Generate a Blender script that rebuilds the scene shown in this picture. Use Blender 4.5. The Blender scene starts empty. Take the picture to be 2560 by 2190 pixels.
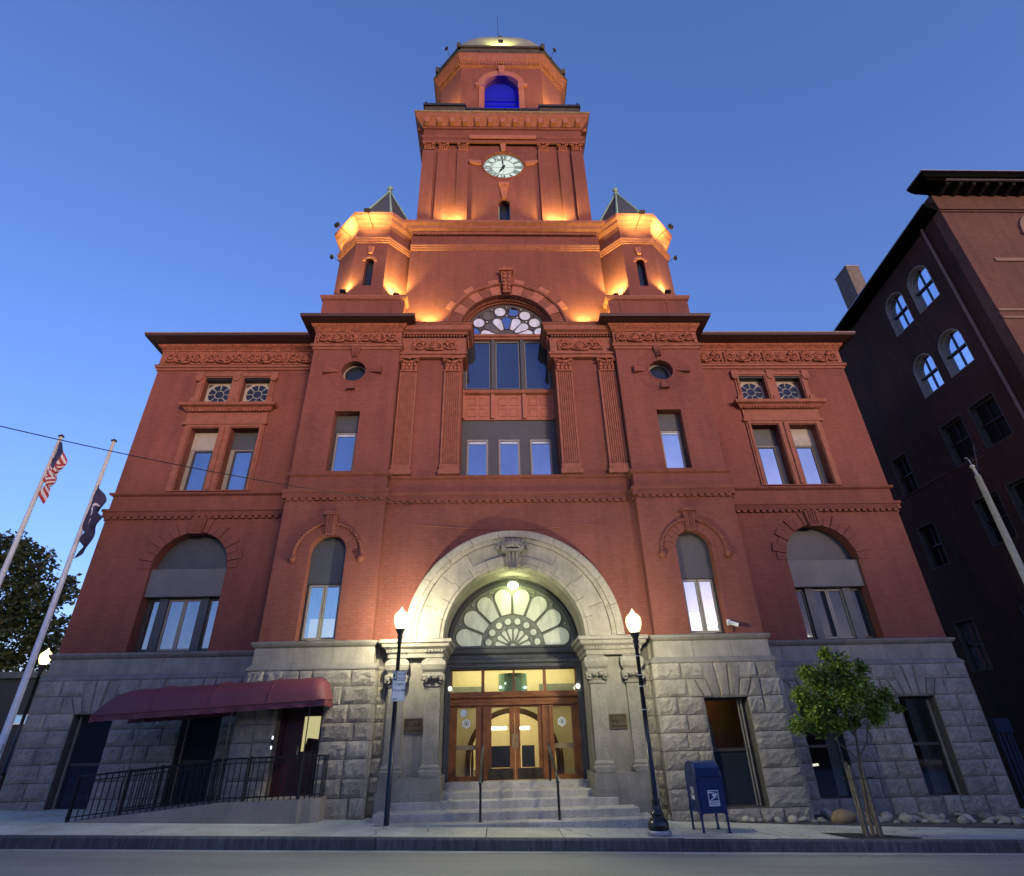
import bpy, bmesh, math, random
from math import sin, cos, pi, radians, sqrt, atan2
from mathutils import Vector, Matrix, noise
from mathutils.geometry import tessellate_polygon

random.seed(7)
sc = bpy.context.scene
C = sc.collection

# ------------------------------------------------------------------ camera
F, YAW, PITCH, ROLL = 1368.1255902596497, 0.035218297130971694, 0.49975717108540313, -0.024031415214384524
fw = Vector((sin(YAW)*cos(PITCH), cos(YAW)*cos(PITCH), sin(PITCH)))
rt = Vector((cos(YAW), -sin(YAW), 0))
up = rt.cross(fw)
rt2 = cos(ROLL)*rt + sin(ROLL)*up
up2 = -sin(ROLL)*rt + cos(ROLL)*up
cd = bpy.data.cameras.new('camera')
cam = bpy.data.objects.new('camera', cd)
C.objects.link(cam)
cam.matrix_world = Matrix(((rt2.x, up2.x, -fw.x, -0.487), (rt2.y, up2.y, -fw.y, -15.58), (rt2.z, up2.z, -fw.z, 1.71), (0, 0, 0, 1)))
cd.sensor_width = 36
cd.lens = 36*F/2560
cd.clip_start = .05
cd.clip_end = 3000
sc.camera = cam

# ------------------------------------------------------------------ sky and light
w = bpy.data.worlds.new('World')
sc.world = w
w.use_nodes = True
nt = w.node_tree
nt.nodes.clear()
sky = nt.nodes.new('ShaderNodeTexSky')
sky.sky_type = 'NISHITA'
sky.sun_disc = False
SUN_AZ = 156          # the afterglow sits behind the photographer, to the right
SUN_EL = 3.0
sky.sun_elevation = radians(SUN_EL)
sky.sun_rotation = radians(SUN_AZ)
sky.altitude = 60
sky.air_density = 1.0
sky.dust_density = 0.6
sky.ozone_density = 4.0
hs = nt.nodes.new('ShaderNodeHueSaturation')
hs.inputs['Saturation'].default_value = SKY_SAT = 1.0
bg = nt.nodes.new('ShaderNodeBackground')
bg.inputs['Strength'].default_value = 0.15
out = nt.nodes.new('ShaderNodeOutputWorld')
gm = nt.nodes.new('ShaderNodeGamma'); gm.inputs[1].default_value = .91
tn = nt.nodes.new('ShaderNodeMix'); tn.data_type = 'RGBA'; tn.blend_type = 'MULTIPLY'; tn.inputs[0].default_value = 1; tn.inputs[7].default_value = (1.52, .97, 1.17, 1)
nt.links.new(sky.outputs[0], gm.inputs[0]); nt.links.new(gm.outputs[0], tn.inputs[6])
nt.links.new(tn.outputs[2], hs.inputs['Color'])
nt.links.new(hs.outputs[0], bg.inputs[0])
nt.links.new(bg.outputs[0], out.inputs[0])

sd = bpy.data.lights.new('sun', 'SUN')
sd.energy = 0.47
sd.angle = radians(11)
sd.color = (1.0, .78, .54)
sun = bpy.data.objects.new('sun', sd)
C.objects.link(sun)
_a, _e = radians(154), radians(2.5)   # after-sunset glow low behind the photographer's right shoulder
sdir = Vector((sin(_a)*cos(_e), cos(_a)*cos(_e), sin(_e)))
sun.rotation_euler = sdir.to_track_quat('Z', 'Y').to_euler()

vs = sc.view_settings
vs.view_transform = 'Standard'
vs.look = 'None'
vs.exposure = 2.1
EX = 2**2.1      # lamps are given in picture brightness and divided by this
vs.gamma = 1
vs.use_curve_mapping = False
cy = sc.cycles
cy.max_bounces = 5
cy.diffuse_bounces = 3
cy.glossy_bounces = 3
cy.transmission_bounces = 4
cy.transparent_max_bounces = 8
cy.use_denoising = True
cy.sample_clamp_indirect = 4
cy.caustics_reflective = False
cy.caustics_refractive = False

# ------------------------------------------------------------------ mesh builder
class MB:
    def __init__(s):
        s.v = []; s.f = []; s.mi = []; s.sm = []; s.cur = 0; s.smooth = False; s.T = None
    def add(s, vs_, fs_):
        b = len(s.v)
        if s.T: vs_ = [s.T @ Vector(p) for p in vs_]
        s.v += [tuple(p) for p in vs_]
        for f in fs_:
            s.f.append(tuple(i+b for i in f)); s.mi.append(s.cur); s.sm.append(s.smooth)
        return s
    def box(s, x0, x1, y0, y1, z0, z1):
        v = [(x0,y0,z0),(x1,y0,z0),(x1,y1,z0),(x0,y1,z0),(x0,y0,z1),(x1,y0,z1),(x1,y1,z1),(x0,y1,z1)]
        return s.add(v, [(0,3,2,1),(4,5,6,7),(0,1,5,4),(1,2,6,5),(2,3,7,6),(3,0,4,7)])
    def prism(s, poly, y0, y1, holes=(), back=True, front=True, sides=True):
        """poly of (x,z) extruded from y0 (front) to y1"""
        def area(p): return sum(p[i][0]*p[(i+1) % len(p)][1]-p[(i+1) % len(p)][0]*p[i][1] for i in range(len(p)))
        poly = list(poly)
        if area(poly) < 0: poly.reverse()
        hs_ = []
        for h in holes:
            h = list(h)
            if area(h) > 0: h.reverse()
            hs_.append(h)
        loops = [poly]+hs_
        allp = [p for l in loops for p in l]
        if len(loops) == 1 and len(poly) < 5: tris = [tuple(range(len(poly)))]
        else:
            tris = tessellate_polygon([[Vector((p[0], p[1], 0)) for p in l] for l in loops])
            t2 = []
            for t in tris:
                a, b, c = [allp[i] for i in t]
                ar = (b[0]-a[0])*(c[1]-a[1])-(c[0]-a[0])*(b[1]-a[1])
                if abs(ar) < 1e-10: continue
                t2.append(tuple(t) if ar > 0 else (t[0], t[2], t[1]))
            tris = t2
        n = len(allp)
        v = [(p[0], y0, p[1]) for p in allp]+[(p[0], y1, p[1]) for p in allp]
        fs = []
        if front: fs += [tuple(t) for t in tris]
        if back: fs += [tuple(i+n for i in reversed(t)) for t in tris]
        if sides:
            o = 0
            for l in loops:
                m_ = len(l)
                for i in range(m_):
                    j = (i+1) % m_
                    fs.append((o+i, o+i+n, o+j+n, o+j))
                o += m_
        return s.add(v, fs)
    def sweep(s, prof, path, closed=False, caps=True):
        """prof: (outward, z) list, bottom to top or round; path: (x,y) plan points; outward is to the right of travel"""
        n = len(path); pts = []
        for i, p in enumerate(path):
            P = Vector(p)
            def dirn(a, b): return (Vector(b)-Vector(a)).normalized()
            if closed: d0 = dirn(path[i-1], p); d1 = dirn(p, path[(i+1) % n])
            else:
                d1 = dirn(p, path[i+1]) if i < n-1 else dirn(path[i-1], p)
                d0 = dirn(path[i-1], p) if i > 0 else d1
            n0 = Vector((d0.y, -d0.x)); n1 = Vector((d1.y, -d1.x))
            m_ = n0+n1; m_ = m_/max(.2, m_.dot(n0)) if m_.length > 1e-6 else n0
            pts.append((P, m_))
        k = len(prof); v = []; fs = []
        for P, m_ in pts:
            for o, z in prof:
                q = P+m_*o; v.append((q.x, q.y, z))
        segs = n if closed else n-1
        for i in range(segs):
            a = i*k; b = ((i+1) % n)*k
            for j in range(k-1):
                fs.append((a+j, b+j, b+j+1, a+j+1))
            fs.append((a+k-1, b+k-1, b, a))
        if caps and not closed:
            fs.append(tuple(range(k-1, -1, -1))); fs.append(tuple((n-1)*k+j for j in range(k)))
        return s.add(v, fs)
    def lathe(s, prof, cx, cy, seg=12, z0=0, cap=True, ang=0):
        v = []; fs = []
        k = len(prof)
        for i in range(seg):
            a = ang+2*pi*i/seg
            for r, z in prof: v.append((cx+r*cos(a), cy+r*sin(a), z0+z))
        for i in range(seg):
            a = i*k; b = ((i+1) % seg)*k
            for j in range(k-1): fs.append((a+j, b+j, b+j+1, a+j+1))
        if cap:
            fs.append(tuple(i*k for i in range(seg-1, -1, -1))); fs.append(tuple(i*k+k-1 for i in range(seg)))
        return s.add(v, fs)
    def tube(s, pts, r, seg=6, closed=False, r1=None, cap=True):
        pts = [Vector(p) for p in pts]; n = len(pts); v = []; fs = []
        ref = None
        for i, p in enumerate(pts):
            if closed: d = pts[(i+1) % n]-pts[i-1]
            else: d = pts[min(i+1, n-1)]-pts[max(i-1, 0)]
            d = d.normalized() if d.length > 1e-9 else Vector((0, 0, 1))
            if ref is None: ref = Vector((0, 1, 0)) if abs(d.y) < .9 else Vector((1, 0, 0))
            a = d.cross(ref).normalized(); b = a.cross(d).normalized(); ref = b
            rr = r if r1 is None else r+(r1-r)*i/max(1, n-1)
            for k in range(seg):
                t = 2*pi*k/seg
                v.append(p+a*(rr*cos(t))+b*(rr*sin(t)))
        for i in range(n if closed else n-1):
            j = (i+1) % n
            for k in range(seg):
                l = (k+1) % seg
                fs.append((i*seg+k, j*seg+k, j*seg+l, i*seg+l))
        if cap and not closed:
            fs.append(tuple(range(seg-1, -1, -1))); fs.append(tuple((n-1)*seg+k for k in range(seg)))
        return s.add(v, fs)
    def ball(s, c, r, seg=8, rings=5, sc_=(1, 1, 1)):
        v = [(c[0], c[1], c[2]-r*sc_[2])]; fs = []
        for j in range(1, rings):
            t = -pi/2+pi*j/rings
            for i in range(seg):
                a = 2*pi*i/seg
                v.append((c[0]+r*sc_[0]*cos(t)*cos(a), c[1]+r*sc_[1]*cos(t)*sin(a), c[2]+r*sc_[2]*sin(t)))
        v.append((c[0], c[1], c[2]+r*sc_[2]))
        for i in range(seg):
            k = (i+1) % seg
            fs.append((0, 1+k, 1+i))
            for j in range(rings-2): fs.append((1+j*seg+i, 1+j*seg+k, 1+(j+1)*seg+k, 1+(j+1)*seg+i))
            fs.append((1+(rings-2)*seg+i, 1+(rings-2)*seg+k, len(v)-1))
        return s.add(v, fs)
    def data(s, name, mats):
        me = bpy.data.meshes.new(name)
        me.from_pydata(s.v, [], s.f)
        for m_ in (mats if isinstance(mats, (list, tuple)) else [mats]): me.materials.append(m_)
        me.polygons.foreach_set('material_index', s.mi)
        me.polygons.foreach_set('use_smooth', s.sm)
        me.update()
        return me
    def build(s, name, mats, parent=None, loc=None):
        return link(name, s.data(name, mats), parent, loc)

def link(name, data, parent=None, loc=None, rot=None, scale=None):
    o = bpy.data.objects.new(name, data)
    C.objects.link(o)
    if parent: o.parent = parent
    if loc is not None: o.location = loc
    if rot is not None: o.rotation_euler = rot
    if scale is not None: o.scale = scale
    return o
def tag(o, label=None, cat=None, group=None, kind=None):
    if label: o['label'] = label
    if cat: o['category'] = cat
    if group: o['group'] = group
    if kind: o['kind'] = kind
    return o
def empty(name, loc, label, cat, group=None, rz=0):
    o = bpy.data.objects.new(name, None); C.objects.link(o)
    o.empty_display_size = .1
    o.location = loc; o.rotation_euler = (0, 0, rz)
    return tag(o, label, cat, group)
def copy_tree(o, parent=None):
    c = o.copy(); C.objects.link(c); c.parent = parent
    for ch in o.children: copy_tree(ch, c)
    return c
def arcpts(cx, cz, r, a0, a1, n, rz=None):
    rz = rz or r
    return [(cx+r*cos(a0+(a1-a0)*i/n), cz+rz*sin(a0+(a1-a0)*i/n)) for i in range(n+1)]
def archpoly(cx, hw, z0, zs, n=16, rz=None):
    return [(cx-hw, z0), (cx+hw, z0)]+arcpts(cx, zs, hw, 0, pi, n, rz)
def rect(x0, x1, z0, z1): return [(x0, z0), (x1, z0), (x1, z1), (x0, z1)]
def wedge(cx, cz, r0, r1, a0, a1, n=3):
    return arcpts(cx, cz, r1, a0, a1, n)+list(reversed(arcpts(cx, cz, r0, a0, a1, n)))
SL = -.028
def gz(x): return SL*x

# ------------------------------------------------------------------ materials
class NT:
    def __init__(s, name):
        s.m = bpy.data.materials.new(name); s.m.use_nodes = True
        s.t = s.m.node_tree; s.b = s.t.nodes['Principled BSDF']; s.out = s.t.nodes['Material Output']
    def n(s, typ, **kw):
        nd = s.t.nodes.new('ShaderNode'+typ)
        for k, v in kw.items():
            if k in nd.inputs: nd.inputs[k].default_value = v
            else: setattr(nd, k, v)
        return nd
    def l(s, a, b): s.t.links.new(a, b)
    def ramp(s, src, stops):
        r = s.n('ValToRGB'); e = r.color_ramp.elements
        while len(e) < len(stops): e.new(.5)
        for i, (p, c) in enumerate(stops):
            e[i].position = p; e[i].color = tuple(c)+((1,) if len(c) == 3 else ())
        s.l(src, r.inputs[0]); return r.outputs[0]
    def mix(s, a, b, f, mode='MIX'):
        x = s.n('Mix', data_type='RGBA', blend_type=mode)
        for i, q in ((6, a), (7, b), (0, f)):
            if isinstance(q, (int, float)): x.inputs[i].default_value = q
            elif isinstance(q, tuple): x.inputs[i].default_value = q+((1,) if len(q) == 3 else ())
            else: s.l(q, x.inputs[i])
        return x.outputs[2]
    def pos(s): return s.n('NewGeometry').outputs['Position']
    def noise(s, vec, scale, detail=4, rough=.55):
        q = s.n('TexNoise', Scale=scale, Detail=detail, Roughness=rough); s.l(vec, q.inputs['Vector']); return q.outputs[0]
    def bump(s, h, strength=.3, dist=.02):
        b = s.n('Bump', Strength=strength, Distance=dist); s.l(h, b.inputs['Height']); s.l(b.outputs[0], s.b.inputs['Normal'])
    def scl(s, vec, sx, sy, sz):
        q = s.n('VectorMath', operation='MULTIPLY'); s.l(vec, q.inputs[0]); q.inputs[1].default_value = (sx, sy, sz); return q.outputs[0]
    def uz(s):
        g = s.n('NewGeometry'); c = s.n('VectorMath', operation='CROSS_PRODUCT'); c.inputs[0].default_value = (0, 0, 1); s.l(g.outputs['True Normal'], c.inputs[1])
        nn = s.n('VectorMath', operation='NORMALIZE'); s.l(c.outputs[0], nn.inputs[0])
        d = s.n('VectorMath', operation='DOT_PRODUCT'); s.l(g.outputs['Position'], d.inputs[0]); s.l(nn.outputs[0], d.inputs[1])
        sp = s.n('SeparateXYZ'); s.l(g.outputs['Position'], sp.inputs[0])
        cb = s.n('CombineXYZ'); s.l(d.outputs['Value'], cb.inputs[0]); s.l(sp.outputs[2], cb.inputs[1]); return cb.outputs[0]

def plain(name, col, rough=.6, metal=0, spec=.5, var=.12, nscale=6, bump=0, bscale=60):
    t = NT(name); p = t.pos()
    n = t.noise(p, nscale)
    lo = tuple(c*(1-var) for c in col); hi = tuple(min(1, c*(1+var)) for c in col)
    t.l(t.ramp(n, [(.3, lo), (.7, hi)]), t.b.inputs['Base Color'])
    t.b.inputs['Roughness'].default_value = rough; t.b.inputs['Metallic'].default_value = metal
    t.b.inputs['Specular IOR Level'].default_value = spec
    if bump: t.bump(t.noise(p, bscale, 3), bump, .01)
    return t.m
def brick(name, c1, c2, mortar, bw=.2, rh=.075, ms=.008, stain=.25, bumps=.25, cj=.55):
    t = NT(name); uv = t.uz(); p = t.pos()
    b = t.n('TexBrick'); b.offset = .5
    for k, v in (('Color1', c1), ('Color2', c2), ('Mortar', mortar)): b.inputs[k].default_value = v+(1,)
    b.inputs['Scale'].default_value = 1; b.inputs['Mortar Size'].default_value = ms; b.inputs['Mortar Smooth'].default_value = .3
    b.inputs['Brick Width'].default_value = bw; b.inputs['Row Height'].default_value = rh
    t.l(uv, b.inputs['Vector'])
    st = t.ramp(t.noise(t.scl(p, .5, .5, .35), 1.1, 6, .6), [(.32, (1-stain,)*3), (.68, (1+stain*.5, 1+stain*.45, 1+stain*.45))])
    st2 = t.ramp(t.noise(t.scl(uv, 5, 14, 1), 1., 2), [(.3, (1-stain*.6,)*3), (.7, (1+stain*.3,)*3)])
    # faint vertical run-off streaks
    st3 = t.ramp(t.noise(t.scl(p, 3.2, 3.2, .22), 1., 5, .6), [(.35, (1-stain*.7, 1-stain*.7, 1-stain*.65)), (.6, (1, 1, 1))])
    c = t.mix(b.outputs['Color'], st, 1., 'MULTIPLY'); c = t.mix(c, st2, 1., 'MULTIPLY'); c = t.mix(c, st3, 1., 'MULTIPLY')
    t.l(c, t.b.inputs['Base Color']); t.b.inputs['Roughness'].default_value = .82
    t.b.inputs['Specular IOR Level'].default_value = .3
    h = t.n('Math', operation='SUBTRACT'); h.inputs[0].default_value = 1; t.l(b.outputs['Fac'], h.inputs[1])
    h2 = t.n('Math', operation='MULTIPLY_ADD'); t.l(t.noise(p, 35, 3), h2.inputs[0]); h2.inputs[1].default_value = .6; t.l(h.outputs[0], h2.inputs[2])
    t.bump(h2.outputs[0], bumps, .006)
    return t.m
def granite(name, col, var=.35, rough=.85, bump=.5, speck=.5, obj=True, bscale=9, stain=.25):
    t = NT(name); p = t.pos()
    sp = t.ramp(t.noise(p, 70, 3, .7), [(.35, (1-speck,)*3), (.5, (1, 1, 1)), (.7, (1+speck*.5,)*3)])
    big = t.ramp(t.noise(p, 2.2, 6, .65), [(.3, (1-stain,)*3), (.65, (1+stain*.4,)*3)])
    strk = t.ramp(t.noise(t.scl(p, 5, 5, .5), 1., 5, .6), [(.3, (1-stain*.9,)*3), (.6, (1, 1, 1))])
    c = t.mix(col, sp, 1., 'MULTIPLY'); c = t.mix(c, big, 1., 'MULTIPLY'); c = t.mix(c, strk, 1., 'MULTIPLY')
    if obj:
        oi = t.n('ObjectInfo'); rr = t.ramp(oi.outputs['Random'], [(0, (1-var, 1-var, 1-var*1.05)), (.5, (1, .985, .96)), (1, (1+var*.35, 1+var*.33, 1+var*.3))])
        c = t.mix(c, rr, 1., 'MULTIPLY')
    t.l(c, t.b.inputs['Base Color']); t.b.inputs['Roughness'].default_value = rough
    h = t.n('Math', operation='MULTIPLY_ADD'); t.l(t.noise(p, bscale, 8, .65), h.inputs[0]); h.inputs[1].default_value = 1.; t.l(t.noise(p, 60, 3), h.inputs[2])
    t.bump(h.outputs[0], bump, .03)
    return t.m
def glow(name, col, strength):
    t = NT(name); t.b.inputs['Base Color'].default_value = tuple(c*.6 for c in col)+(1,)
    t.b.inputs['Emission Color'].default_value = col+(1,); t.b.inputs['Emission Strength'].default_value = strength/EX
    return t.m
def glass(name, refl=.6, tint=(.75, .82, 1.), dark=(.02, .025, .035), see=0., rough=.03, wav=.02):
    """reflective glazing: coated mirror-like share + dark (or clear) rest"""
    t = NT(name); g = t.n('BsdfGlossy'); g.inputs['Roughness'].default_value = rough
    oi = t.n('ObjectInfo'); rr = t.ramp(oi.outputs['Random'], [(0, (.80, .82, .84)), (1, (1.08, 1.05, 1.02))])
    dirt = t.ramp(t.noise(t.scl(t.pos(), 2.5, 2.5, .8), 1, 4), [(.3, (.86, .86, .87)), (.65, (1.03, 1.03, 1.03))])
    t.l(t.mix(t.mix(tint, rr, 1., 'MULTIPLY'), dirt, 1., 'MULTIPLY'), g.inputs['Color'])
    b = t.n('Bump', Strength=wav, Distance=.05); t.l(t.noise(t.pos(), 1.6, 1), b.inputs['Height']); t.l(b.outputs[0], g.inputs['Normal'])
    if see: d = t.n('BsdfTransparent'); d.inputs[0].default_value = (.9, .93, .92, 1)
    else: d = t.n('BsdfDiffuse'); d.inputs[0].default_value = dark+(1,)
    fr = t.n('Fresnel', IOR=1.5); mr = t.n('MapRange'); t.l(fr.outputs[0], mr.inputs[0]); mr.inputs[1].default_value = .04; mr.inputs[2].default_value = 1; mr.inputs[3].default_value = refl; mr.inputs[4].default_value = 1
    mx = t.n('MixShader'); t.l(mr.outputs[0], mx.inputs[0]); t.l(d.outputs[0], mx.inputs[1]); t.l(g.outputs[0], mx.inputs[2])
    t.l(mx.outputs[0], t.out.inputs[0]); return t.m

M = {}
M['brick'] = brick('red_painted_brick', (.232, .078, .056), (.208, .069, .050), (.175, .061, .045), stain=.2, bumps=.15)
M['terra'] = plain('terracotta', (.24, .082, .048), .75, var=.2, nscale=5, bump=.35, bscale=30)
M['terra2'] = plain('pale_terracotta', (.32, .115, .070), .75, var=.15, nscale=4, bump=.2, bscale=40)
M['relief'] = plain('carved_terracotta', (.26, .082, .042), .8, var=.4, nscale=9, bump=.5, bscale=22)
M['eave'] = plain('dark_red_eave', (.055, .020, .016), .6, var=.15)
M['flash'] = plain('roof_flashing', (.22, .16, .15), .45, var=.15)
M['rock'] = granite('rock_faced_granite', (.35, .325, .28), var=.2, bump=.9, stain=.26, speck=.6, bscale=12)
M['gran'] = granite('dressed_granite', (.31, .29, .25), var=.16, bump=.25, bscale=14, stain=.22)
M['granb'] = granite('moulded_granite', (.225, .212, .185), var=.0, bump=.2, bscale=14, obj=False)
M['mortar'] = plain('mortar', (.085, .078, .07), .95, var=.2)
M['grey'] = plain('dark_grey_paint', (.052, .058, .064), .55, var=.12, nscale=3)
M['grey2'] = plain('mid_grey_panel', (.12, .12, .118), .6, var=.1, nscale=3)
M['cream'] = plain('pale_panel', (.33, .31, .27), .6, var=.1, nscale=4)
M['alu'] = plain('window_aluminium', (.24, .225, .19), .45, var=.08)
M['bronze'] = plain('bronze_frame', (.045, .040, .036), .45, var=.1)
M['glass'] = glass('sky_glass', .46, (.72, .82, 1.))
M['glassb'] = glass('bright_sky_glass', .60, (.76, .90, .98))
M['glassd'] = glass('dark_glass', .045, (.4, .6, .8))
M['glassc'] = glass('clear_glass', .06, see=1.)
M['glassm'] = glass('half_mirror_glass', .42, (.66, .90, .95), see=1.)
M['greentrim'] = plain('grey_green_tracery', (.16, .18, .15), .5)
M['copper'] = plain('verdigris_copper', (.22, .36, .28), .6, var=.25, nscale=5)
M['slate'] = plain('slate_roof', (.055, .055, .052), .55, var=.3, nscale=12, bump=.3, bscale=18)
M['dome'] = plain('painted_dome', (.20, .225, .165), .6, var=.15, nscale=3)
M['darkstone'] = plain('weathered_stone', (.055, .046, .032), .85, var=.35, nscale=4, bump=.3)
M['gilt'] = plain('lichen_stone', (.24, .19, .11), .8, var=.3, nscale=5, bump=.3)
M['wood'] = plain('varnished_oak', (.20, .075, .022), .35, var=.35, nscale=3)
M['black'] = plain('black_iron', (.010, .011, .014), .28, var=.2)
M['blackm'] = plain('matt_black', (.016, .016, .018), .6, var=.2)
M['white'] = plain('white_pole_paint', (.62, .62, .62), .5, var=.1)
M['steel'] = plain('galvanised_steel', (.30, .31, .32), .45, metal=.3, var=.15)
M['maroon'] = plain('maroon_canvas', (.115, .024, .036), .6, var=.12, nscale=2, bump=.25, bscale=14)
M['maroond'] = plain('maroon_door', (.040, .010, .010), .4, var=.2)
M['blue'] = plain('postal_blue', (.009, .028, .105), .28, var=.12)
M['postw'] = plain('postal_white', (.62, .63, .66), .5, var=.05)
M['paper'] = plain('sign_white', (.66, .72, .72), .5, var=.04)
M['signg'] = plain('sign_green', (.02, .13, .09), .5, var=.04)
M['bronzep'] = plain('bronze_plaque', (.060, .048, .030), .4, metal=.5, var=.3)
M['bronzel'] = plain('bronze_letters', (.17, .135, .08), .4, metal=.5, var=.1)
M['leaf'] = None
M['bark'] = plain('bark', (.11, .085, .06), .9, var=.3, nscale=14, bump=.6, bscale=25)
M['stake'] = plain('stake_wood', (.14, .12, .09), .85, var=.3, nscale=10)
M['mulch'] = plain('mulch', (.028, .024, .02), .95, var=.5, nscale=30, bump=.8, bscale=40)
M['soil'] = plain('gravel_bed', (.085, .078, .065), .95, var=.5, nscale=26, bump=.8, bscale=45)
M['rubber'] = plain('black_panel', (.008, .008, .009), .5)

def leafmat(name, cols, tr=.35):
    t = NT(name); oi = t.n('NewGeometry')
    c = t.ramp(oi.outputs['Random Per Island'], [(i/(len(cols)-1), q) for i, q in enumerate(cols)])
    t.l(c, t.b.inputs['Base Color']); t.b.inputs['Roughness'].default_value = .5
    tl = t.n('BsdfTranslucent'); t.l(c, tl.inputs[0]); mx = t.n('MixShader'); mx.inputs[0].default_value = tr
    t.l(t.b.outputs[0], mx.inputs[1]); t.l(tl.outputs[0], mx.inputs[2]); t.l(mx.outputs[0], t.out.inputs[0]); return t.m
M['leaf'] = leafmat('green_leaves', [(.05, .11, .010), (.10, .19, .018), (.17, .27, .025), (.32, .38, .05)])
M['leafd'] = leafmat('dark_leaves', [(.012, .024, .008), (.025, .042, .012), (.045, .060, .018), (.04, .03, .012)], .15)

def road_mat():
    t = NT('asphalt'); p = t.pos()
    c = t.ramp(t.noise(p, 90, 3, .7), [(.3, (.15, .155, .135)), (.55, (.25, .26, .225)), (.75, (.40, .41, .36))])
    s = t.ramp(t.noise(t.scl(p, .12, 1.2, 1), 1, 5), [(.3, (.75, .75, .75)), (.7, (1.15, 1.15, 1.15))])
    t.l(t.mix(c, s, 1., 'MULTIPLY'), t.b.inputs['Base Color']); t.b.inputs['Roughness'].default_value = .8
    t.bump(t.noise(p, 70, 4), .5, .01); return t.m
M['road'] = road_mat()
def conc(name, col, obj=True):
    t = NT(name); p = t.pos()
    c = t.ramp(t.noise(p, 40, 4, .7), [(.3, tuple(x*.8 for x in col)), (.7, tuple(x*1.12 for x in col))])
    s = t.ramp(t.noise(p, 1.1, 6, .65), [(.3, (.72, .72, .70)), (.65, (1.08, 1.08, 1.08))])
    c = t.mix(c, s, 1., 'MULTIPLY')
    if obj:
        oi = t.n('ObjectInfo'); c = t.mix(c, t.ramp(oi.outputs['Random'], [(0, (.86, .86, .85)), (1, (1.06, 1.06, 1.06))]), 1., 'MULTIPLY')
    t.l(c, t.b.inputs['Base Color']); t.b.inputs['Roughness'].default_value = .88; t.bump(t.noise(p, 50, 4), .3, .006); return t.m
M['side'] = conc('pavement_concrete', (.54, .54, .45))
M['conc'] = conc('stained_concrete', (.27, .24, .20))
def kerbmat():
    t = NT('granite_kerb'); p = t.pos()
    c = t.ramp(t.noise(t.scl(p, 14, 14, 2.2), 1, 4, .7), [(.3, (.042, .042, .040)), (.6, (.10, .10, .095)), (.8, (.19, .185, .17))])
    oi = t.n('ObjectInfo'); c = t.mix(c, t.ramp(oi.outputs['Random'], [(0, (.7, .7, .7)), (1, (1.15, 1.15, 1.15))]), 1., 'MULTIPLY')
    t.l(c, t.b.inputs['Base Color']); t.b.inputs['Roughness'].default_value = .8; t.bump(t.noise(t.scl(p, 25, 25, 8), 1, 5), .8, .02); return t.m
M['kerb'] = kerbmat()

def textmesh(name, body, size, mat, parent, loc, rot=(pi/2, 0, 0), align='CENTER', extrude=.001, bold=0., sx=1., font_shear=0):
    cu = bpy.data.curves.new(name, 'FONT'); cu.body = body; cu.size = size; cu.align_x = align; cu.align_y = 'CENTER'; cu.extrude = extrude; cu.offset = bold; cu.resolution_u = 2; cu.shear = font_shear
    to = bpy.data.objects.new('tmp', cu); C.objects.link(to)
    me = bpy.data.meshes.new_from_object(to); bpy.data.objects.remove(to)
    me.materials.clear(); me.materials.append(mat)
    o = link(name, me, parent, loc, rot, (sx, 1, 1)); return o
M_lit = glow('room_glow', (1., .86, .55), .75)
def paneglass(name, col, rough=.25, em=0, emc=(1, 1, 1)):
    t = NT(name); c = t.ramp(t.noise(t.scl(t.pos(), 6, 6, 2), 1, 4), [(.3, tuple(x*.75 for x in col)), (.7, tuple(min(1, x*1.15) for x in col))])
    t.l(c, t.b.inputs['Base Color']); t.b.inputs['Roughness'].default_value = rough
    if em: t.b.inputs['Emission Color'].default_value = emc+(1,); t.b.inputs['Emission Strength'].default_value = em/EX
    return t.m
M['palepane'] = paneglass('sky_pale_glass', (.58, .66, .80))  # sky reflected in the upper fan panes put into a pale colour
M['brokenpane'] = paneglass('cracked_dark_glass', (.10, .10, .11), .6)
M['doorpane'] = paneglass('frosted_fan_glass', (.42, .45, .38), .45, .16, (.9, 1., .75))  # faint emission stands in for light on the fan panes
M['greentrim2'] = plain('grey_tracery', (.07, .06, .065), .6)
M['glassd2'] = glass('navy_glass', .16, (.55, .75, 1.))
M['bluelit'] = plain('belfry_painted_glow', (.012, .018, .40), .7, spec=.1)  # blue of the belfry light put into the screen's base colour
M['bluebar'] = plain('belfry_bar', (.006, .006, .12), .7, spec=.1)
M['roomw'] = plain('brown_room', (.30, .15, .06), .8)
M['woodd'] = plain('dark_oak', (.07, .03, .012), .5, var=.3)
M['plaster'] = plain('cream_plaster', (.55, .47, .28), .8, var=.05)
M['plaster2'] = plain('warm_plaster', (.62, .50, .28), .8, var=.05)
M['chand'] = paneglass('green_glass_shade', (.20, .34, .25), .2)
def globemat():
    t = NT('lamp_globe'); e = t.n('Emission'); e.inputs[0].default_value = (1., .78, .36, 1); e.inputs[1].default_value = 3.4/EX
    tr = t.n('BsdfTransparent'); mx = t.n('MixShader'); mx.inputs[0].default_value = .55
    ad = t.n('AddShader'); t.l(tr.outputs[0], mx.inputs[1]); t.l(e.outputs[0], mx.inputs[2]); t.l(mx.outputs[0], t.out.inputs[0]); return t.m
M['globe'] = globemat()
M['bulbglow'] = glow('sodium_bulb', (1., .92, .60), 3900)
M['capglow'] = glow('lamp_cap', (1., .85, .5), 3)
M['signblue'] = plain('blue_grey_sign', (.13, .14, .22), .5)
M['signk'] = plain('sign_letter_grey', (.05, .06, .09), .5)
M['stonew'] = granite('pale_rock', (.36, .34, .29), var=.45, bump=.3, speck=.25)
M['tanrock'] = granite('tan_rock', (.30, .22, .12), var=.1, bump=.5, speck=.3)
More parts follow.
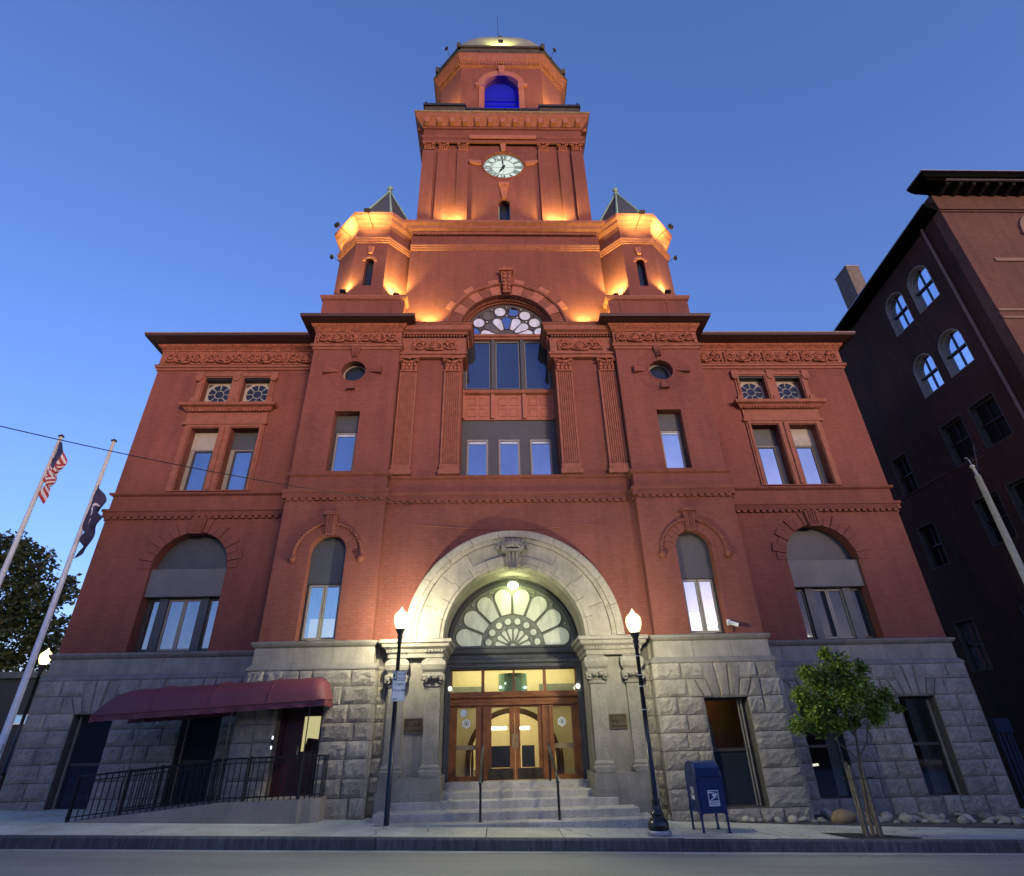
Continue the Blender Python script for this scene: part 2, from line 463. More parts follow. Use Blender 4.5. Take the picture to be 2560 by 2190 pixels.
M['fred'] = plain('flag_red', (.30, .02, .03), .7); M['fwhite'] = plain('flag_white', (.55, .52, .55), .7)
M['fnavy'] = plain('flag_navy', (.015, .018, .07), .7); M['fnavy2'] = plain('flag_dark_blue', (.018, .016, .06), .7)
M['nbrick'] = brick('shaded_side_brick', (.060, .023, .014), (.052, .020, .012), (.045, .022, .014), stain=.35)  # side wall's shade put into this darker copy of the front brick
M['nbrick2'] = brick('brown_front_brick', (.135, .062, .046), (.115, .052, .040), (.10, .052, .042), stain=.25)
M['nterra'] = plain('brown_sandstone', (.20, .125, .095), .8, var=.15)
M['nterra2'] = plain('painted_downspout', (.16, .10, .085), .6, var=.2)
M['nframe'] = plain('pale_window_frame', (.30, .29, .28), .6, var=.2)
M['black2'] = plain('black_cornice', (.004, .0035, .0035), .8, spec=.05, var=.3)
M['bracket'] = plain('cornice_bracket', (.022, .02, .018), .8, spec=.1, var=.3)
M['chim'] = plain('rendered_chimney', (.15, .135, .11), .85, var=.25, nscale=3)
M['polegrey'] = plain('grey_pole_paint', (.42, .43, .38), .55, var=.15, nscale=10)
M['rackblue'] = plain('rack_blue', (.03, .045, .09), .5)
M['glassm2'] = glass('side_window_glass', .42, (.8, .88, 1.))
M['bluewin'] = glow('cool_window_glow', (.35, .6, .9), .35)
M['floodglow'] = glow('flood_lens', (1., .72, .3), 6)
M['arcglow'] = glow('arc_lamp', (.92, 1., .42), 60)
M['spotglow'] = glow('spot_bulb', (1., .95, .75), 12)
M['spotglow2'] = glow('spot_bulb_dim', (1., .85, .55), 5)

def clockmat():
    t = NT('clock_glow'); t.b.inputs['Base Color'].default_value = (.12, .13, .12, 1); t.b.inputs['Roughness'].default_value = .7
    t.b.inputs['Emission Color'].default_value = (.80, 1., .90, 1); t.b.inputs['Emission Strength'].default_value = .72/EX; return t.m
M['clockface'] = clockmat()
M['clockback'] = glow('clock_glow', (.82, 1., .90), .95)

M['nframed'] = plain('shaded_window_frame', (.055, .055, .056), .6, var=.2)  # frame colour darkened to stand in for shade low on the side wall
M['glassarch'] = glass('arched_window_glass', .36, (.70, .85, 1.))

M['glassn'] = glass('dull_dark_glass', .02, (.18, .2, .26), dark=(.012, .013, .016), rough=.25)

M['gutter'] = conc('gutter_concrete', (.40, .41, .36), False)
M['leaflit'] = leafmat('fallen_leaf', [(.10, .08, .02), (.16, .10, .03), (.08, .10, .02), (.2, .16, .05)], .1)

M['steps'] = granite('step_granite', (.46, .44, .39), var=.16, bump=.25, bscale=14, stain=.25)
M['darkpane'] = plain('unlit_pane', (.008, .009, .011), .5, spec=.15)
M['blind'] = plain('window_blind', (.42, .50, .62), .6)
# ================================================================== setting: ground
def gsheet(name, mat, x0, x1, y0, y1, off, parent=None, nx=1):
    b = MB(); b.add([(x0, y0, gz(x0)+off), (x1, y0, gz(x1)+off), (x1, y1, gz(x1)+off), (x0, y1, gz(x0)+off)], [(0, 1, 2, 3)])
    return b.build(name, mat, parent)
tag(gsheet('ground', M['soil'], -400, 400, -300, 600, -.34), kind='structure')
tag(gsheet('road', M['road'], -120, 120, -26, -2.72, -.20), kind='structure')
KY = -2.74
pav = gsheet('pavement', M['mortar'], -60, 60, KY+.16, 3.0, -.035); tag(pav, kind='structure')
x = -22.0
while x < 24:
    wd = 1.52
    for (ya, yb) in ((KY+.165, -1.28), (-1.27, 3.0)):
        if ya > -2:
            pass
        b = MB(); x0, x1 = x+.006, x+wd-.006
        g0, g1 = gz(x0), gz(x1)
        if 5.3 < x < 6.9 and ya < -2: ya2 = ya
        b.add([(x0, ya, g0-.05), (x1, ya, g1-.05), (x1, yb-.01, g1-.05), (x0, yb-.01, g0-.05), (x0+.006, ya+.006, g0), (x1-.006, ya+.006, g1), (x1-.006, yb-.016, g1), (x0+.006, yb-.016, g0)],
              [(4, 5, 6, 7), (0, 1, 5, 4), (1, 2, 6, 5), (2, 3, 7, 6), (3, 0, 4, 7)])
        b.build('paving_slab', M['side'], pav)
    x += wd
kerb = bpy.data.objects.new('kerb', None); C.objects.link(kerb); tag(kerb, kind='structure')
x = -24.0
rk = random.Random(3)
while x < 26:
    wd = rk.uniform(1.5, 2.3); x0, x1 = x+.005, x+wd-.005; b = MB()
    prof = [(KY, -.4), (KY, -.03), (KY+.025, 0.0), (KY+.16, 0.0), (KY+.16, -.4)]
    dy = rk.uniform(-.008, .008)
    n = 6; v = []; fs = []
    for i in range(n+1):
        xx = x0+(x1-x0)*i/n; j_ = rk.uniform(-.008, .008)
        for k, (yy, zz) in enumerate(prof): v.append((xx, yy+(j_ if k in (0, 1) else 0)+dy, gz(xx)+zz))
    for i in range(n):
        for k in range(4): fs.append((i*5+k, (i+1)*5+k, (i+1)*5+k+1, i*5+k+1))
    fs += [(4, 3, 2, 1, 0), tuple(n*5+k for k in range(5))]
    b.add(v, fs).build('kerb_stone', M['kerb'], kerb); x += wd
b = MB(); bp_ = [(3.05, .1), (4.2, -.02), (5.3, -.42), (7, -.68), (9, -.90), (11, -1.08), (15, -1.35), (15, 1.4), (3.05, 1.4)]
b.add([(q[0], q[1], gz(q[0])+.012) for q in bp_], [tuple(range(9))]); tag(b.build('planting_bed', M['soil'], None), kind='structure')

# ================================================================== city hall
CH = empty('city_hall', (0, 0, 0), 'red brick city hall with granite base and central clock tower', 'building')
P_Y, W_Y, C_Y, A_Y, T_Y = 0.0, 1.45, .33, .6, .9
XP0, XP1, XW = 3.84, 6.84, 13.05
path_all = [(-XW, 12), (-XW, W_Y), (-XP1, W_Y), (-XP1, P_Y), (-XP0, P_Y), (-XP0, C_Y), (XP0, C_Y), (XP0, P_Y), (XP1, P_Y), (XP1, W_Y), (XW, W_Y), (XW, 12)]
WT = [9.29, 10.68]      # paired windows of the wings
for s in (-1, 1):
    # wing wall
    holes = [archpoly(s*10.0, 1.16, 4.06, 6.49, 20)]
    for c in WT: holes += [rect(s*c-.49, s*c+.49, 9.13, 11.47), rect(s*c-.49, s*c+.49, 12.58, 13.62)]
    xa, xb = sorted((s*XP1, s*XW))
    b = MB(); b.prism(rect(xa, xb, 3.9, 15.05), W_Y, W_Y+.42, holes, back=False)
    b.box(*(sorted((s*(XW-.4), s*XW))), W_Y+.42, 12, 3.9, 15.05)
    b.build('wing_wall', M['brick'], CH)
    # pavilion wall
    xa, xb = sorted((s*XP0, s*XP1))
    holes = [archpoly(s*5.355, .53, 4.08, 6.52, 16), rect(s*5.36-.415, s*5.36+.415, 9.10, 11.28), arcpts(s*5.35, 12.9, .42, 0, 2*pi, 24)[:-1]]
    b = MB(); b.prism(rect(xa, xb, 3.9, 14.88), P_Y, P_Y+.42, holes, back=False)
    b.box(*(sorted((s*(XP1-.4), s*XP1))), P_Y+.42, W_Y+.42, 3.9, 14.88)
    b.box(*(sorted((s*XP0, s*(XP0+.3)))), P_Y+.42, 1.4, 3.9, 14.88)
    b.build('pavilion_wall', M['brick'], CH)
    # flank of the lower storey, slightly wider than the storey above
# centre wall with the great portal arch and the tall window recess
b = MB()
b.prism([(-XP0, 4.0), (-2.93, 4.0)]+arcpts(0, 4.08, 2.93, pi, 0, 28)+[(2.93, 4.0), (XP0, 4.0), (XP0, 13.7), (1.63, 13.7), (1.63, 9.02), (-1.63, 9.02), (-1.63, 13.7), (-XP0, 13.7)], C_Y, C_Y+.42, back=False)
b.box(-1.9, -1.63, C_Y+.42, 1.1, 9.02, 15.2); b.box(1.63, 1.9, C_Y+.42, 1.1, 9.02, 15.2)
b.build('centre_wall', M['brick'], CH)
b = MB(); b.sweep([(0, 8.9), (.07, 8.94), (.1, 8.97), (.1, 9.02), (.0, 9.05)], path_all)
b.build('sill_course', M['brick'], CH)
b = MB(); b.sweep([(0, 8.16), (.09, 8.18), (.09, 8.33), (.13, 8.36), (.13, 8.44), (0, 8.47)], path_all)
b.build('dentil_course', M['brick'], CH)
# hanging dentils, each a small brick tooth: front faces only
b = MB()
def run_teeth(b, p0, p1, zc, step, wd, h, d):
    L = sqrt((p1[0]-p0[0])**2+(p1[1]-p0[1])**2); n = int(L/step); dx, dy = (p1[0]-p0[0])/L, (p1[1]-p0[1])/L
    ox, oy = dy, -dx
    for i in range(n):
        t0 = (i+.5)*L/n-wd/2; t1 = t0+wd
        q = [(p0[0]+dx*t0, p0[1]+dy*t0), (p0[0]+dx*t1, p0[1]+dy*t1)]
        q = [q[0], q[1], (q[1][0]+ox*d, q[1][1]+oy*d), (q[0][0]+ox*d, q[0][1]+oy*d)]
        b.add([(a, c, zc-h) for a, c in q]+[(a, c, zc) for a, c in q], [(0, 1, 5, 4), (1, 2, 6, 5), (2, 3, 7, 6), (3, 0, 4, 7), (3, 2, 1, 0), (4, 5, 6, 7)])
for i in range(len(path_all)-1): run_teeth(b, path_all[i], path_all[i+1], 8.19, .21, .13, .09, .085)
for i in range(len(path_all)-1): run_teeth(b, path_all[i], path_all[i+1], 8.335, .07, .035, .13, .105)
tag(b.build('dentils', M['brick'], CH), kind='stuff')

# ---- friezes and eaves
def relief_unit(wd, h):
    """scroll, shell, scroll: one repeat of the carved frieze, centred on x, facing -Y"""
    b = MB()
    for s in (-1, 1):
        pts = []
        for i in range(22):
            t = i/21; a = t*3.6*pi; r = h*.36*(1-t*.82)
            pts.append((s*(wd*.33+r*cos(a+pi)*1.1), -.035-.02*sin(t*pi), h*.5+r*sin(a+pi)))
        b.tube(pts, .052, 5, r1=.026)
        b.tube([(s*(wd*.33-h*.36), -.03, h*.5), (s*wd*.16, -.05, h*.16), (0, -.05, h*.10)], .06, 5, r1=.04)
        for k in range(4):   # acanthus leaves between the scrolls
            a = .5+k*.7
            b.ball((s*(wd*.33+h*.32*cos(a)), -.04, h*.5+h*.38*sin(a)), .085, 6, 4, (1.1, .8, .8))
        b.ball((s*wd*.33, -.06, h*.5), .05, 6, 4)
        b.ball((s*wd*.47, -.03, h*.5), .08, 6, 4, (.5, .7, 2.1))
        b.ball((s*wd*.455, -.03, h*.2), .06, 6, 4, (1., .7, 1.))
        b.ball((s*wd*.455, -.03, h*.8), .06, 6, 4, (1., .7, 1.))
    for k in range(7):   # shell lobes
        a = pi*(k+.5)/7
        b.tube([(0, -.04, h*.22), (wd*.07*cos(a), -.085, h*.22+h*.33*sin(a)), (wd*.135*cos(a), -.05, h*.24+h*.56*sin(a))], .018, 5, r1=.04)
    b.tube([(wd*.15*cos(pi*i/10), -.03, h*.2+h*.66*sin(pi*i/10)) for i in range(11)], .026, 5)
    b.smooth = True; b.sm = [True]*len(b.sm)
    return b
RU = relief_unit(1.5, .52).data('relief', M['relief'])
def frieze(path, z0, zs, z1, reliefs, sc_=1.):
    b = MB(); b.sweep([(0, z0), (.05, z0+.02), (.05, z0+.10), (.10, z0+.12), (.10, z0+.20), (.13, z0+.22), (.04, z0+.26), (.03, z0+.27), (.03, zs)], path)
    b.build('frieze', M['terra'], CH)
    b = MB(); b.smooth = False
    b.sweep([(.03, zs), (.06, zs+.01), (.07, zs+.05), (.05, zs+.07), (.09, zs+(z1-zs)*.45), (.17, zs+(z1-zs)*.75), (.20, z1), (0, z1)], path)
    b.build('egg_moulding', M['relief'], CH)
    for (x_, y_, k) in reliefs: link('relief', RU, CH, (x_, y_-.03, z0+.28), None, (k, 1, (zs-z0-.30)/.52))
for s in (-1, 1):
    pw = [(-XW, 12), (-XW, W_Y), (-XP1-.02, W_Y)] if s < 0 else [(XP1+.02, W_Y), (XW, W_Y), (XW, 12)]
    frieze(pw, 13.96, 14.83, 15.08, [(s*(XP1+.80+1.52*i), W_Y, 1.0) for i in range(4)])
    pp = [(-XP1, W_Y+.2), (-XP1, 0), (-XP0, 0), (-XP0, .5)] if s < 0 else [(XP0, .5), (XP0, 0), (XP1, 0), (XP1, W_Y+.2)]
    frieze(pp, 13.80, 14.58, 14.86, [(s*(XP0+.76+1.48*i), 0, .97) for i in range(2)])
    # wing eave
    b = MB(); b.sweep([(0, 15.08), (.48, 15.20), (.55, 15.22), (.55, 15.30), (0, 15.42)], pw); b.build('eave', M['eave'], CH)
    b = MB(); b.sweep([(.50, 15.30), (.575, 15.30), (.575, 15.355), (.50, 15.37)], pw); b.build('gutter_lip', M['flash'], CH)
    pe = [(-XP1, 8), (-XP1, 0), (-XP0, 0), (-XP0, 8)] if s < 0 else [(XP0, 8), (XP0, 0), (XP1, 0), (XP1, 8)]
    b = MB(); b.sweep([(0, 14.86), (.44, 14.93), (.5, 14.93), (.52, 15.05), (0, 15.12)], [(q[0], min(q[1], .58 if abs(q[0]) == XP0 else 8)) for q in pe]); b.build('eave', M['eave'], CH)
    # flat roofs
    b = MB(); b.box(*sorted((s*(XP0), s*XW)), W_Y+.05, 12, 15.30, 15.36); b.build('roof', M['slate'], CH)
    b = MB(); b.box(*sorted((s*XP0, s*XP1)), .02, 8, 15.05, 15.10); b.build('roof', M['slate'], CH)
# centre entablature either side of the tall window
for s in (-1, 1):
    pc = [(-XP0, C_Y), (-1.66, C_Y), (-1.66, 1.1)] if s < 0 else [(1.66, 1.1), (1.66, C_Y), (XP0, C_Y)]
    b = MB()
    b.prism(rect(*sorted((s*1.66, s*XP0)), 13.6, 15.0), C_Y+.01, C_Y+.7, back=False)
    b.sweep([(.03, 13.60), (.15, 13.62), (.15, 13.72), (.20, 13.74), (.20, 13.82), (.13, 13.86), (.12, 14.42), (.16, 14.44), (.16, 14.48)], [(q[0], q[1]-.0) for q in pc])
    b.build('entablature', M['terra'], CH)
    link('relief', RU, CH, (s*2.62, C_Y-.12, 13.88), None, (1.12, 1, 1.0))
    b = MB(); b.sweep([(.16, 14.60), (.22, 14.62), (.22, 14.68), (.33, 14.74), (.36, 14.92), (.40, 14.95), (.40, 15.0), (0, 15.06)], pc); b.build('cornice', M['terra'], CH)
    b = MB(); b.smooth = True
    for i in range(20): b.ball((s*(1.62+.112*i), C_Y-.19, 14.54), .042, 6, 4)
    for i in range(6): b.ball((s*(1.46), C_Y-.1+.12*i, 14.54), .042, 6, 4)
    tag(b.build('bead_row', M['terra2'], CH), kind='stuff')
    # thin iron-dark flashing on top of the cornice
    b = MB(); b.sweep([(.30, 15.0), (.415, 15.0), (.415, 15.025), (.30, 15.03)], pc); b.build('gutter_lip', M['eave'], CH)

# ---- fluted pilasters with leafy capitals
def capital(wd, h, dp):
    b = MB(); n = 5
    b.prism([(-wd*.44, 0), (wd*.44, 0), (wd*.5, h*.84), (-wd*.5, h*.84)], -dp, 0)
    b.box(-wd*.60, wd*.60, -dp-.09, 0, h*.88, h)
    b.box(-wd*.52, wd*.52, -dp-.03, 0, -.03, .03)
    b.smooth = True
    for row, (zc, hh, cnt) in enumerate(((.20, .2, 4), (.47, .2, 3))):
        for i in range(cnt):
            xx = (-.5+(i+.5)/cnt)*wd*.98
            b.ball((xx, -dp-.01, h*zc), h*.19, 6, 5, (.62, .45, 1.05)); b.ball((xx, -dp-.055, h*(zc+.15)), h*.1, 6, 4, (.9, .7, .6))
    for s in (-1, 1):
        b.tube([(s*(wd*.12), -dp-.03, h*.55), (s*wd*.3, -dp-.06, h*.72), (s*wd*.47, -dp-.08, h*.8), (s*wd*.57, -dp-.08, h*.72), (s*wd*.50, -dp-.08, h*.64), (s*wd*.42, -dp-.08, h*.70)], .032, 6)
    b.ball((0, -dp-.05, h*.88), h*.1, 6, 4)
    return b
CAPD = capital(.60, .56, .12).data('capital', M['relief'])
for (xa, xb) in ((1.67, 2.26), (3.2, 3.8)):
    for s in (-1, 1):
        x0, x1 = sorted((s*xa, s*xb)); cx = (x0+x1)/2; wd = x1-x0
        b = MB(); nf = 7; m_ = .045; fl = (wd-2*m_)/nf; plan = [(x0, C_Y)]
        plan.append((x0, C_Y-.12)); plan.append((x0+m_, C_Y-.12))
        for i in range(nf):
            a = x0+m_+i*fl
            plan += [(a+fl*.18, C_Y-.12), (a+fl*.3, C_Y-.082), (a+fl*.7, C_Y-.082), (a+fl*.82, C_Y-.12)]
        plan += [(x1-m_, C_Y-.12), (x1, C_Y-.12), (x1, C_Y)]
        k = len(plan); v = [(p[0], p[1], 9.38) for p in plan]+[(p[0], p[1], 13.08) for p in plan]
        b.add(v, [(i, i+1, i+1+k, i+k) for i in range(k-1)])
        p = b.build('pilaster', M['terra'], CH)
        q = MB(); q.box(x0-.02, x1+.02, C_Y-.15, C_Y, 9.26, 9.38); q.box(x0-.05, x1+.05, C_Y-.19, C_Y, 9.04, 9.2); q.box(x0-.0, x1+.0, C_Y-.165, C_Y, 9.2, 9.26)
        q.build('plinth', M['terra'], p)
        link('capital', CAPD, p, (cx, C_Y, 13.05), None, (wd/.60, 1, 1.))

# ---- windows
def pane(par, poly, y, mat='glass', name='pane', th=.01): 
    b = MB(); b.prism(poly, y, y+th); return b.build(name, M[mat] if isinstance(mat, str) else mat, par)
def sash(par, x0, x1, z0, z1, y, fr=.045, mat='alu', glass_='glass', name='sash', pr=.03):
    b = MB(); b.prism(rect(x0, x1, z0, z1), y-pr, y+.02, [rect(x0+fr, x1-fr, z0+fr, z1-fr)])
    o = b.build(name, M[mat], par)
    pane(par, rect(x0+fr-.002, x1-fr+.002, z0+fr-.002, z1-fr+.002), y, glass_)
    return o
wcount = 0
for s in (-1, 1):
    gl = 'glass' if s < 0 else 'glassb'
    # pavilion upper window
    c = s*5.36; y = P_Y+.30
    b = MB(); b.prism(rect(c-.415, c+.415, 9.10, 11.28), y, y+.06, [rect(c-.33, c+.33, 9.14, 10.60)]); W = b.build('window', M['bronze'], CH)
    pane(W, rect(c-.40, c+.40, 10.64, 11.27), y-.012, 'grey', 'blank_panel')
    sash(W, c-.33, c+.33, 9.12, 10.60, y+.01, .05, glass_=gl)
    b = MB(); b.box(c-.27, c+.27, y-.012, y-.008, 10.47, 10.54); b.build('blind', M['blind'], W)
    # pavilion arched window
    c = s*5.355; y = P_Y+.30
    b = MB(); b.prism([(c-.53, 4.08), (c+.53, 4.08)]+arcpts(c, 6.52, .53, 0, pi, 16), y, y+.06, [rect(c-.46, c+.46, 4.14, 5.62)]); W = b.build('window', M['bronze'], CH)
    pane(W, [(c-.53, 5.66), (c+.53, 5.66)]+arcpts(c, 6.52, .53, 0, pi, 16), y-.03, 'grey', 'blank_panel', .03)
    sash(W, c-.45, c-.01, 4.15, 5.62, y+.0, .05, glass_='glassm'); sash(W, c+.01, c+.45, 4.15, 5.62, y+.0, .05, glass_='glassm')
    b = MB(); b.box(c-.5, c+.5, y+.9, y+.92, 4.1, 6.0); b.box(c-.5, c-.49, y+.02, y+.9, 4.1, 6.0); b.box(c+.49, c+.5, y+.02, y+.9, 4.1, 6.0); b.build('room_wall', M['rubber'], W)
    b = MB(); b.box(c-.48, c+.48, y+.55, y+.57, 4.1, 4.80); b.build('room_glow_panel', M_lit, W)  # upright glowing panel stands in for light on the far part of the room
    # oculus
    c, y = s*5.35, P_Y+.3
    b = MB(); b.prism(arcpts(c, 12.9, .42, 0, 2*pi, 28)[:-1], y-.03, y+.05, [arcpts(c, 12.9, .36, 0, 2*pi, 24)[:-1]]); W = b.build('window', M['alu'], CH)
    pane(W, arcpts(c, 12.9, .37, 0, 2*pi, 24)[:-1], y, 'glassd' if s < 0 else 'glassd')
    for k, (a, r0, r1, w0, w1) in enumerate(((pi/2, .46, 1.0, .07, .17), (0, .52, .98, .04, .14), (pi, .52, .98, .04, .14), (-pi/2, .46, .80, .06, .15))):
        ca, sa = cos(a), sin(a); cx_, cz_ = c, 12.9
        P4 = [(cx_+ca*r0-sa*w0, cz_+sa*r0+ca*w0), (cx_+ca*r1-sa*w1, cz_+sa*r1+ca*w1), (cx_+ca*r1+sa*w1, cz_+sa*r1-ca*w1), (cx_+ca*r0+sa*w0, cz_+sa*r0-ca*w0)]
        b = MB(); b.add([(P4[0][0], -.03, P4[0][1]), (P4[1][0], -.15, P4[1][1]), (P4[2][0], -.15, P4[2][1]), (P4[3][0], -.03, P4[3][1])]+[(q[0], .0, q[1]) for q in P4], [(0, 3, 2, 1), (4, 5, 6, 7), (0, 1, 5, 4), (1, 2, 6, 5), (2, 3, 7, 6), (3, 0, 4, 7)])
        if k == 0:
            for g in (-.5, 0, .5): b.box(c+g*.12-.012, c+g*.12+.012, -.13, -.0, 13.45, 13.86)
        b.build('keystone', M['brick'], CH)
    b = MB(); b.prism(arcpts(c, 12.9, .47, 0, 2*pi, 28)[:-1], -.02, .0, [arcpts(c, 12.9, .42, 0, 2*pi, 28)[:-1]]); b.build('window_surround', M['brick'], CH)
    b = MB()
    for k in range(44):
        a = 2*pi*k/44; b.prism(wedge(c, 12.9, .48, .86, a+.012, a+.13, 1), -.010, .0)
    tag(b.build('brick_ring', M['brick'], CH), kind='stuff')
    # hood mould over the arched window
    c = s*5.35
    b = MB(); b.smooth = True; b.tube([(c+.98*cos(pi*i/24), -.03, 6.36+1.02*sin(pi*i/24)) for i in range(25)], .065, 6)
    for e in (-1, 1): b.ball((c+e*.97, -.05, 6.30), .12, 8, 5)
    for i in range(30): a = pi*(i+.5)/30; b.ball((c+.98*cos(a), -.07, 6.36+1.02*sin(a)), .045, 5, 4)
    b.build('hood_moulding', M['brick'], CH)
    b = MB(); b.prism([(c-.12, 6.98), (c+.12, 6.98), (c+.17, 7.60), (c-.17, 7.60)], -.13, 0); b.prism(rect(c-.21, c+.21, 7.60, 7.70), -.2, 0)
    for g in (-.08, 0, .08): b.box(c+g-.015, c+g+.015, -.16, -.12, 7.05, 7.58)
    b.build('keystone', M['brick'], CH)
    for i in range(13):   # voussoirs between window arch and hood
        a0 = pi*i/13+.012; a1 = pi*(i+1)/13-.012
        if 5 < i < 7: continue
        b = MB(); b.prism(wedge(c, 6.50, .545, .86, a0, a1, 2), -.012, .0); b.build('voussoir', M['brick'], CH)
    # wing paired windows
    for k, c0 in enumerate(WT):
        c = s*c0; y = W_Y+.30
        pm = 'cream' if k == 1 else 'grey'
        b = MB(); b.prism(rect(c-.49, c+.49, 9.13, 11.47), y, y+.06, [rect(c-.32, c+.32, 9.20, 10.72)]); W = b.build('window', M['alu'], CH)
        pane(W, rect(c-.485, c+.485, 10.78, 11.46), y-.014, pm, 'blank_panel')
        sash(W, c-.33, c+.33, 9.16, 10.73, y+.0, .06, 'bronze' if s < 0 else 'bronze', gl)
        # square window with rosette tracery
        z0, z1 = 12.58, 13.62; zc = (z0+z1)/2
        b = MB(); b.prism(rect(c-.49, c+.49, z0, z1), y-.06, y+.04); W = b.build('window', M['cream'], CH)
        cz_ = zc-.05
        pane(W, arcpts(c, cz_, .15, 0, 2*pi, 12)[:-1], y-.075, 'glassd')
        for q in range(8):
            a = 2*pi*q/8; pane(W, wedge(c, cz_, .18, .40, a+.07, a+2*pi/8-.07, 3), y-.075, 'glassd')
        for e, f in ((-1, -1), (1, -1), (-1, 1), (1, 1)):
            pane(W, [(c+e*.46, cz_+f*.44), (c+e*.46, cz_+f*.27), (c+e*.27, cz_+f*.44)], y-.075, 'grey')
        b = MB(); b.prism(rect(c-.49, c+.49, z1-.07, z1), y-.30, y-.07); b.build('blind_rail', M['rubber'], W)
    # terracotta surround of the paired windows
    x0, x1 = sorted((s*8.63, s*11.41)); cxm = (x0+x1)/2; y = W_Y
    hl = [rect(s*c0-.49, s*c0+.49, 9.10, 11.47) for c0 in WT]
    b = MB(); b.prism(rect(x0, x1, 9.06, 11.68), y-.05, y+.0, hl, back=False)
    hl2 = [rect(s*c0-.55, s*c0+.55, 9.06, 11.53) for c0 in WT]
    b.prism(rect(x0+.06, x1-.06, 9.06, 11.60), y-.085, y-.04, [rect(s*c0-.52, s*c0+.52, 9.07, 11.50) for c0 in WT], back=False)
    b.box(cxm-.05, cxm+.05, y-.13, y-.08, 9.1, 11.55)
    b.prism(rect(x0-.03, x1+.03, 11.68, 12.12), y-.07, y+.0); b.prism(rect(x0-.08, x1+.08, 11.60, 11.70), y-.11, y+.0)
    b.build('window_surround', M['terra'], CH)
    b = MB(); xa, xb = cxm-1.68, cxm+1.68
    b.sweep([(0, 12.12), (.10, 12.14), (.16, 12.20), (.20, 12.26), (.30, 12.30), (.33, 12.40), (.27, 12.44), (0, 12.46)], [(xa+.3, y+.01), (xa+.3, y), (xb-.3, y), (xb-.3, y+.01)])
    b.build('window_hood', M['terra'], CH)
    b = MB()
    for i in range(26): xx = xa+.36+i*(xb-xa-.72)/25; b.ball((xx, y-.15, 12.15), .05, 5, 4, (1, 1, 1.3))
    tag(b.build('egg_row', M['relief'], CH), kind='stuff')
    hl = [rect(s*c0-.49, s*c0+.49, 12.56, 13.62) for c0 in WT]
    b = MB(); b.prism(rect(x0+.0, x1-.0, 12.46, 13.84), y-.045, y+.0, hl, back=False); b.prism(rect(x0+.07, x1-.07, 12.46, 13.76), y-.08, y-.04, [rect(s*c0-.53, s*c0+.53, 12.53, 13.67) for c0 in WT], back=False)
    for xx in (x0+.03, cxm, x1-.03):
        b.prism([(xx-.13, 13.84), (xx+.13, 13.84), (xx+.13, 13.55), (xx+.07, 13.45), (xx-.07, 13.45), (xx-.13, 13.55)], y-.12, y); b.prism([(xx-.13, 12.5), (xx+.13, 12.5), (xx+.08, 12.72), (xx-.08, 12.72)], y-.12, y)
    b.build('window_surround', M['terra'], CH)
    # wing arched window
    c = s*10.0; y = W_Y+.35
    fm, pm, gg = ('bronze', 'bronze', 'glassarch') if s < 0 else ('bronze', 'grey2', 'glassd')
    b = MB(); b.prism([(c-1.16, 4.06), (c+1.16, 4.06)]+arcpts(c, 6.49, 1.16, 0, pi, 20), y, y+.06, [rect(c-1.05, c-.72, 4.2, 5.6), rect(c-.5, c+.5, 4.2, 5.6), rect(c+.72, c+1.05, 4.2, 5.6)]); W = b.build('window', M['bronze'], CH)
    pane(W, [(c-1.15, 6.52), (c+1.15, 6.52)]+arcpts(c, 6.49, 1.15, .03, pi-.03, 20), y-.03, 'grey', 'blank_panel', .03)
    pane(W, rect(c-1.155, c+1.155, 5.66, 6.50), y-.26, 'grey2', 'fascia_panel', .24)
    for e in (-1, 1):
        b = MB(); b.box(c+e*.61-.12, c+e*.61+.12, y-.10, y, 4.10, 5.64); b.build('mullion', M['grey' if s < 0 else 'grey2'], W)
        sash(W, *sorted((c+e*.74, c+e*1.12)), 4.14, 5.62, y+.01, .05, 'bronze', gg)
    for e in (-1, 1): sash(W, *sorted((c+e*.005, c+e*.49)), 4.14, 5.62, y+.01, .05, 'alu', gg)
    # radiating voussoirs of unequal length
    n = 17
    for i in range(n):
        a0, a1 = pi*i/n+.008, pi*(i+1)/n-.008
        if i == n//2:
            b = MB(); b.prism([(c-.16, 7.58), (c+.16, 7.58), (c+.25, 8.12), (c-.25, 8.12)], W_Y-.14, W_Y)
            for g in (-.12, -.04, .04, .12): b.box(c+g-.015, c+g+.015, W_Y-.17, W_Y-.13, 7.64, 8.1)
            b.build('keystone', M['brick'], CH); continue
        b = MB(); b.prism(wedge(c, 6.49, 1.165, 1.62 if i % 2 else 1.48, a0, a1, 2), W_Y-.03-(.02 if i % 2 else 0), W_Y); b.build('voussoir', M['brick'], CH)

# ---- tall central window group
y = 1.02; W = None
b = MB(); b.prism(rect(-1.63, 1.63, 9.0, 11.50), y, y+.08, [rect(c-.33, c+.33, 9.3, 10.66) for c in (-1.09, -.01, 1.07)]); WC = b.build('window', M['grey'], CH)
for c in (-1.09, -.01, 1.07):
    sash(WC, c-.36, c+.36, 9.15, 10.70, y-.0, .06, 'alu', 'glass')
    b = MB(); b.box(c-.29, c+.29, y-.020, y-.014, 10.53, 10.62); b.build('blind', M['blind'], WC)
b = MB(); b.box(-1.63, 1.63, C_Y+.02, y+.1, 8.98, 9.06); b.build('sill', M['brick'], CH)
b = MB(); b.prism(rect(-1.62, 1.62, 11.47, 12.55), y-.06, y+.04)
for xx in (-1.62, -.56, .56, 1.62): b.box(max(-1.62, xx-.06), min(1.62, xx+.06), y-.16, y-.06, 11.50, 12.5)
SP = b.build('spandrel', M['terra2'], CH)
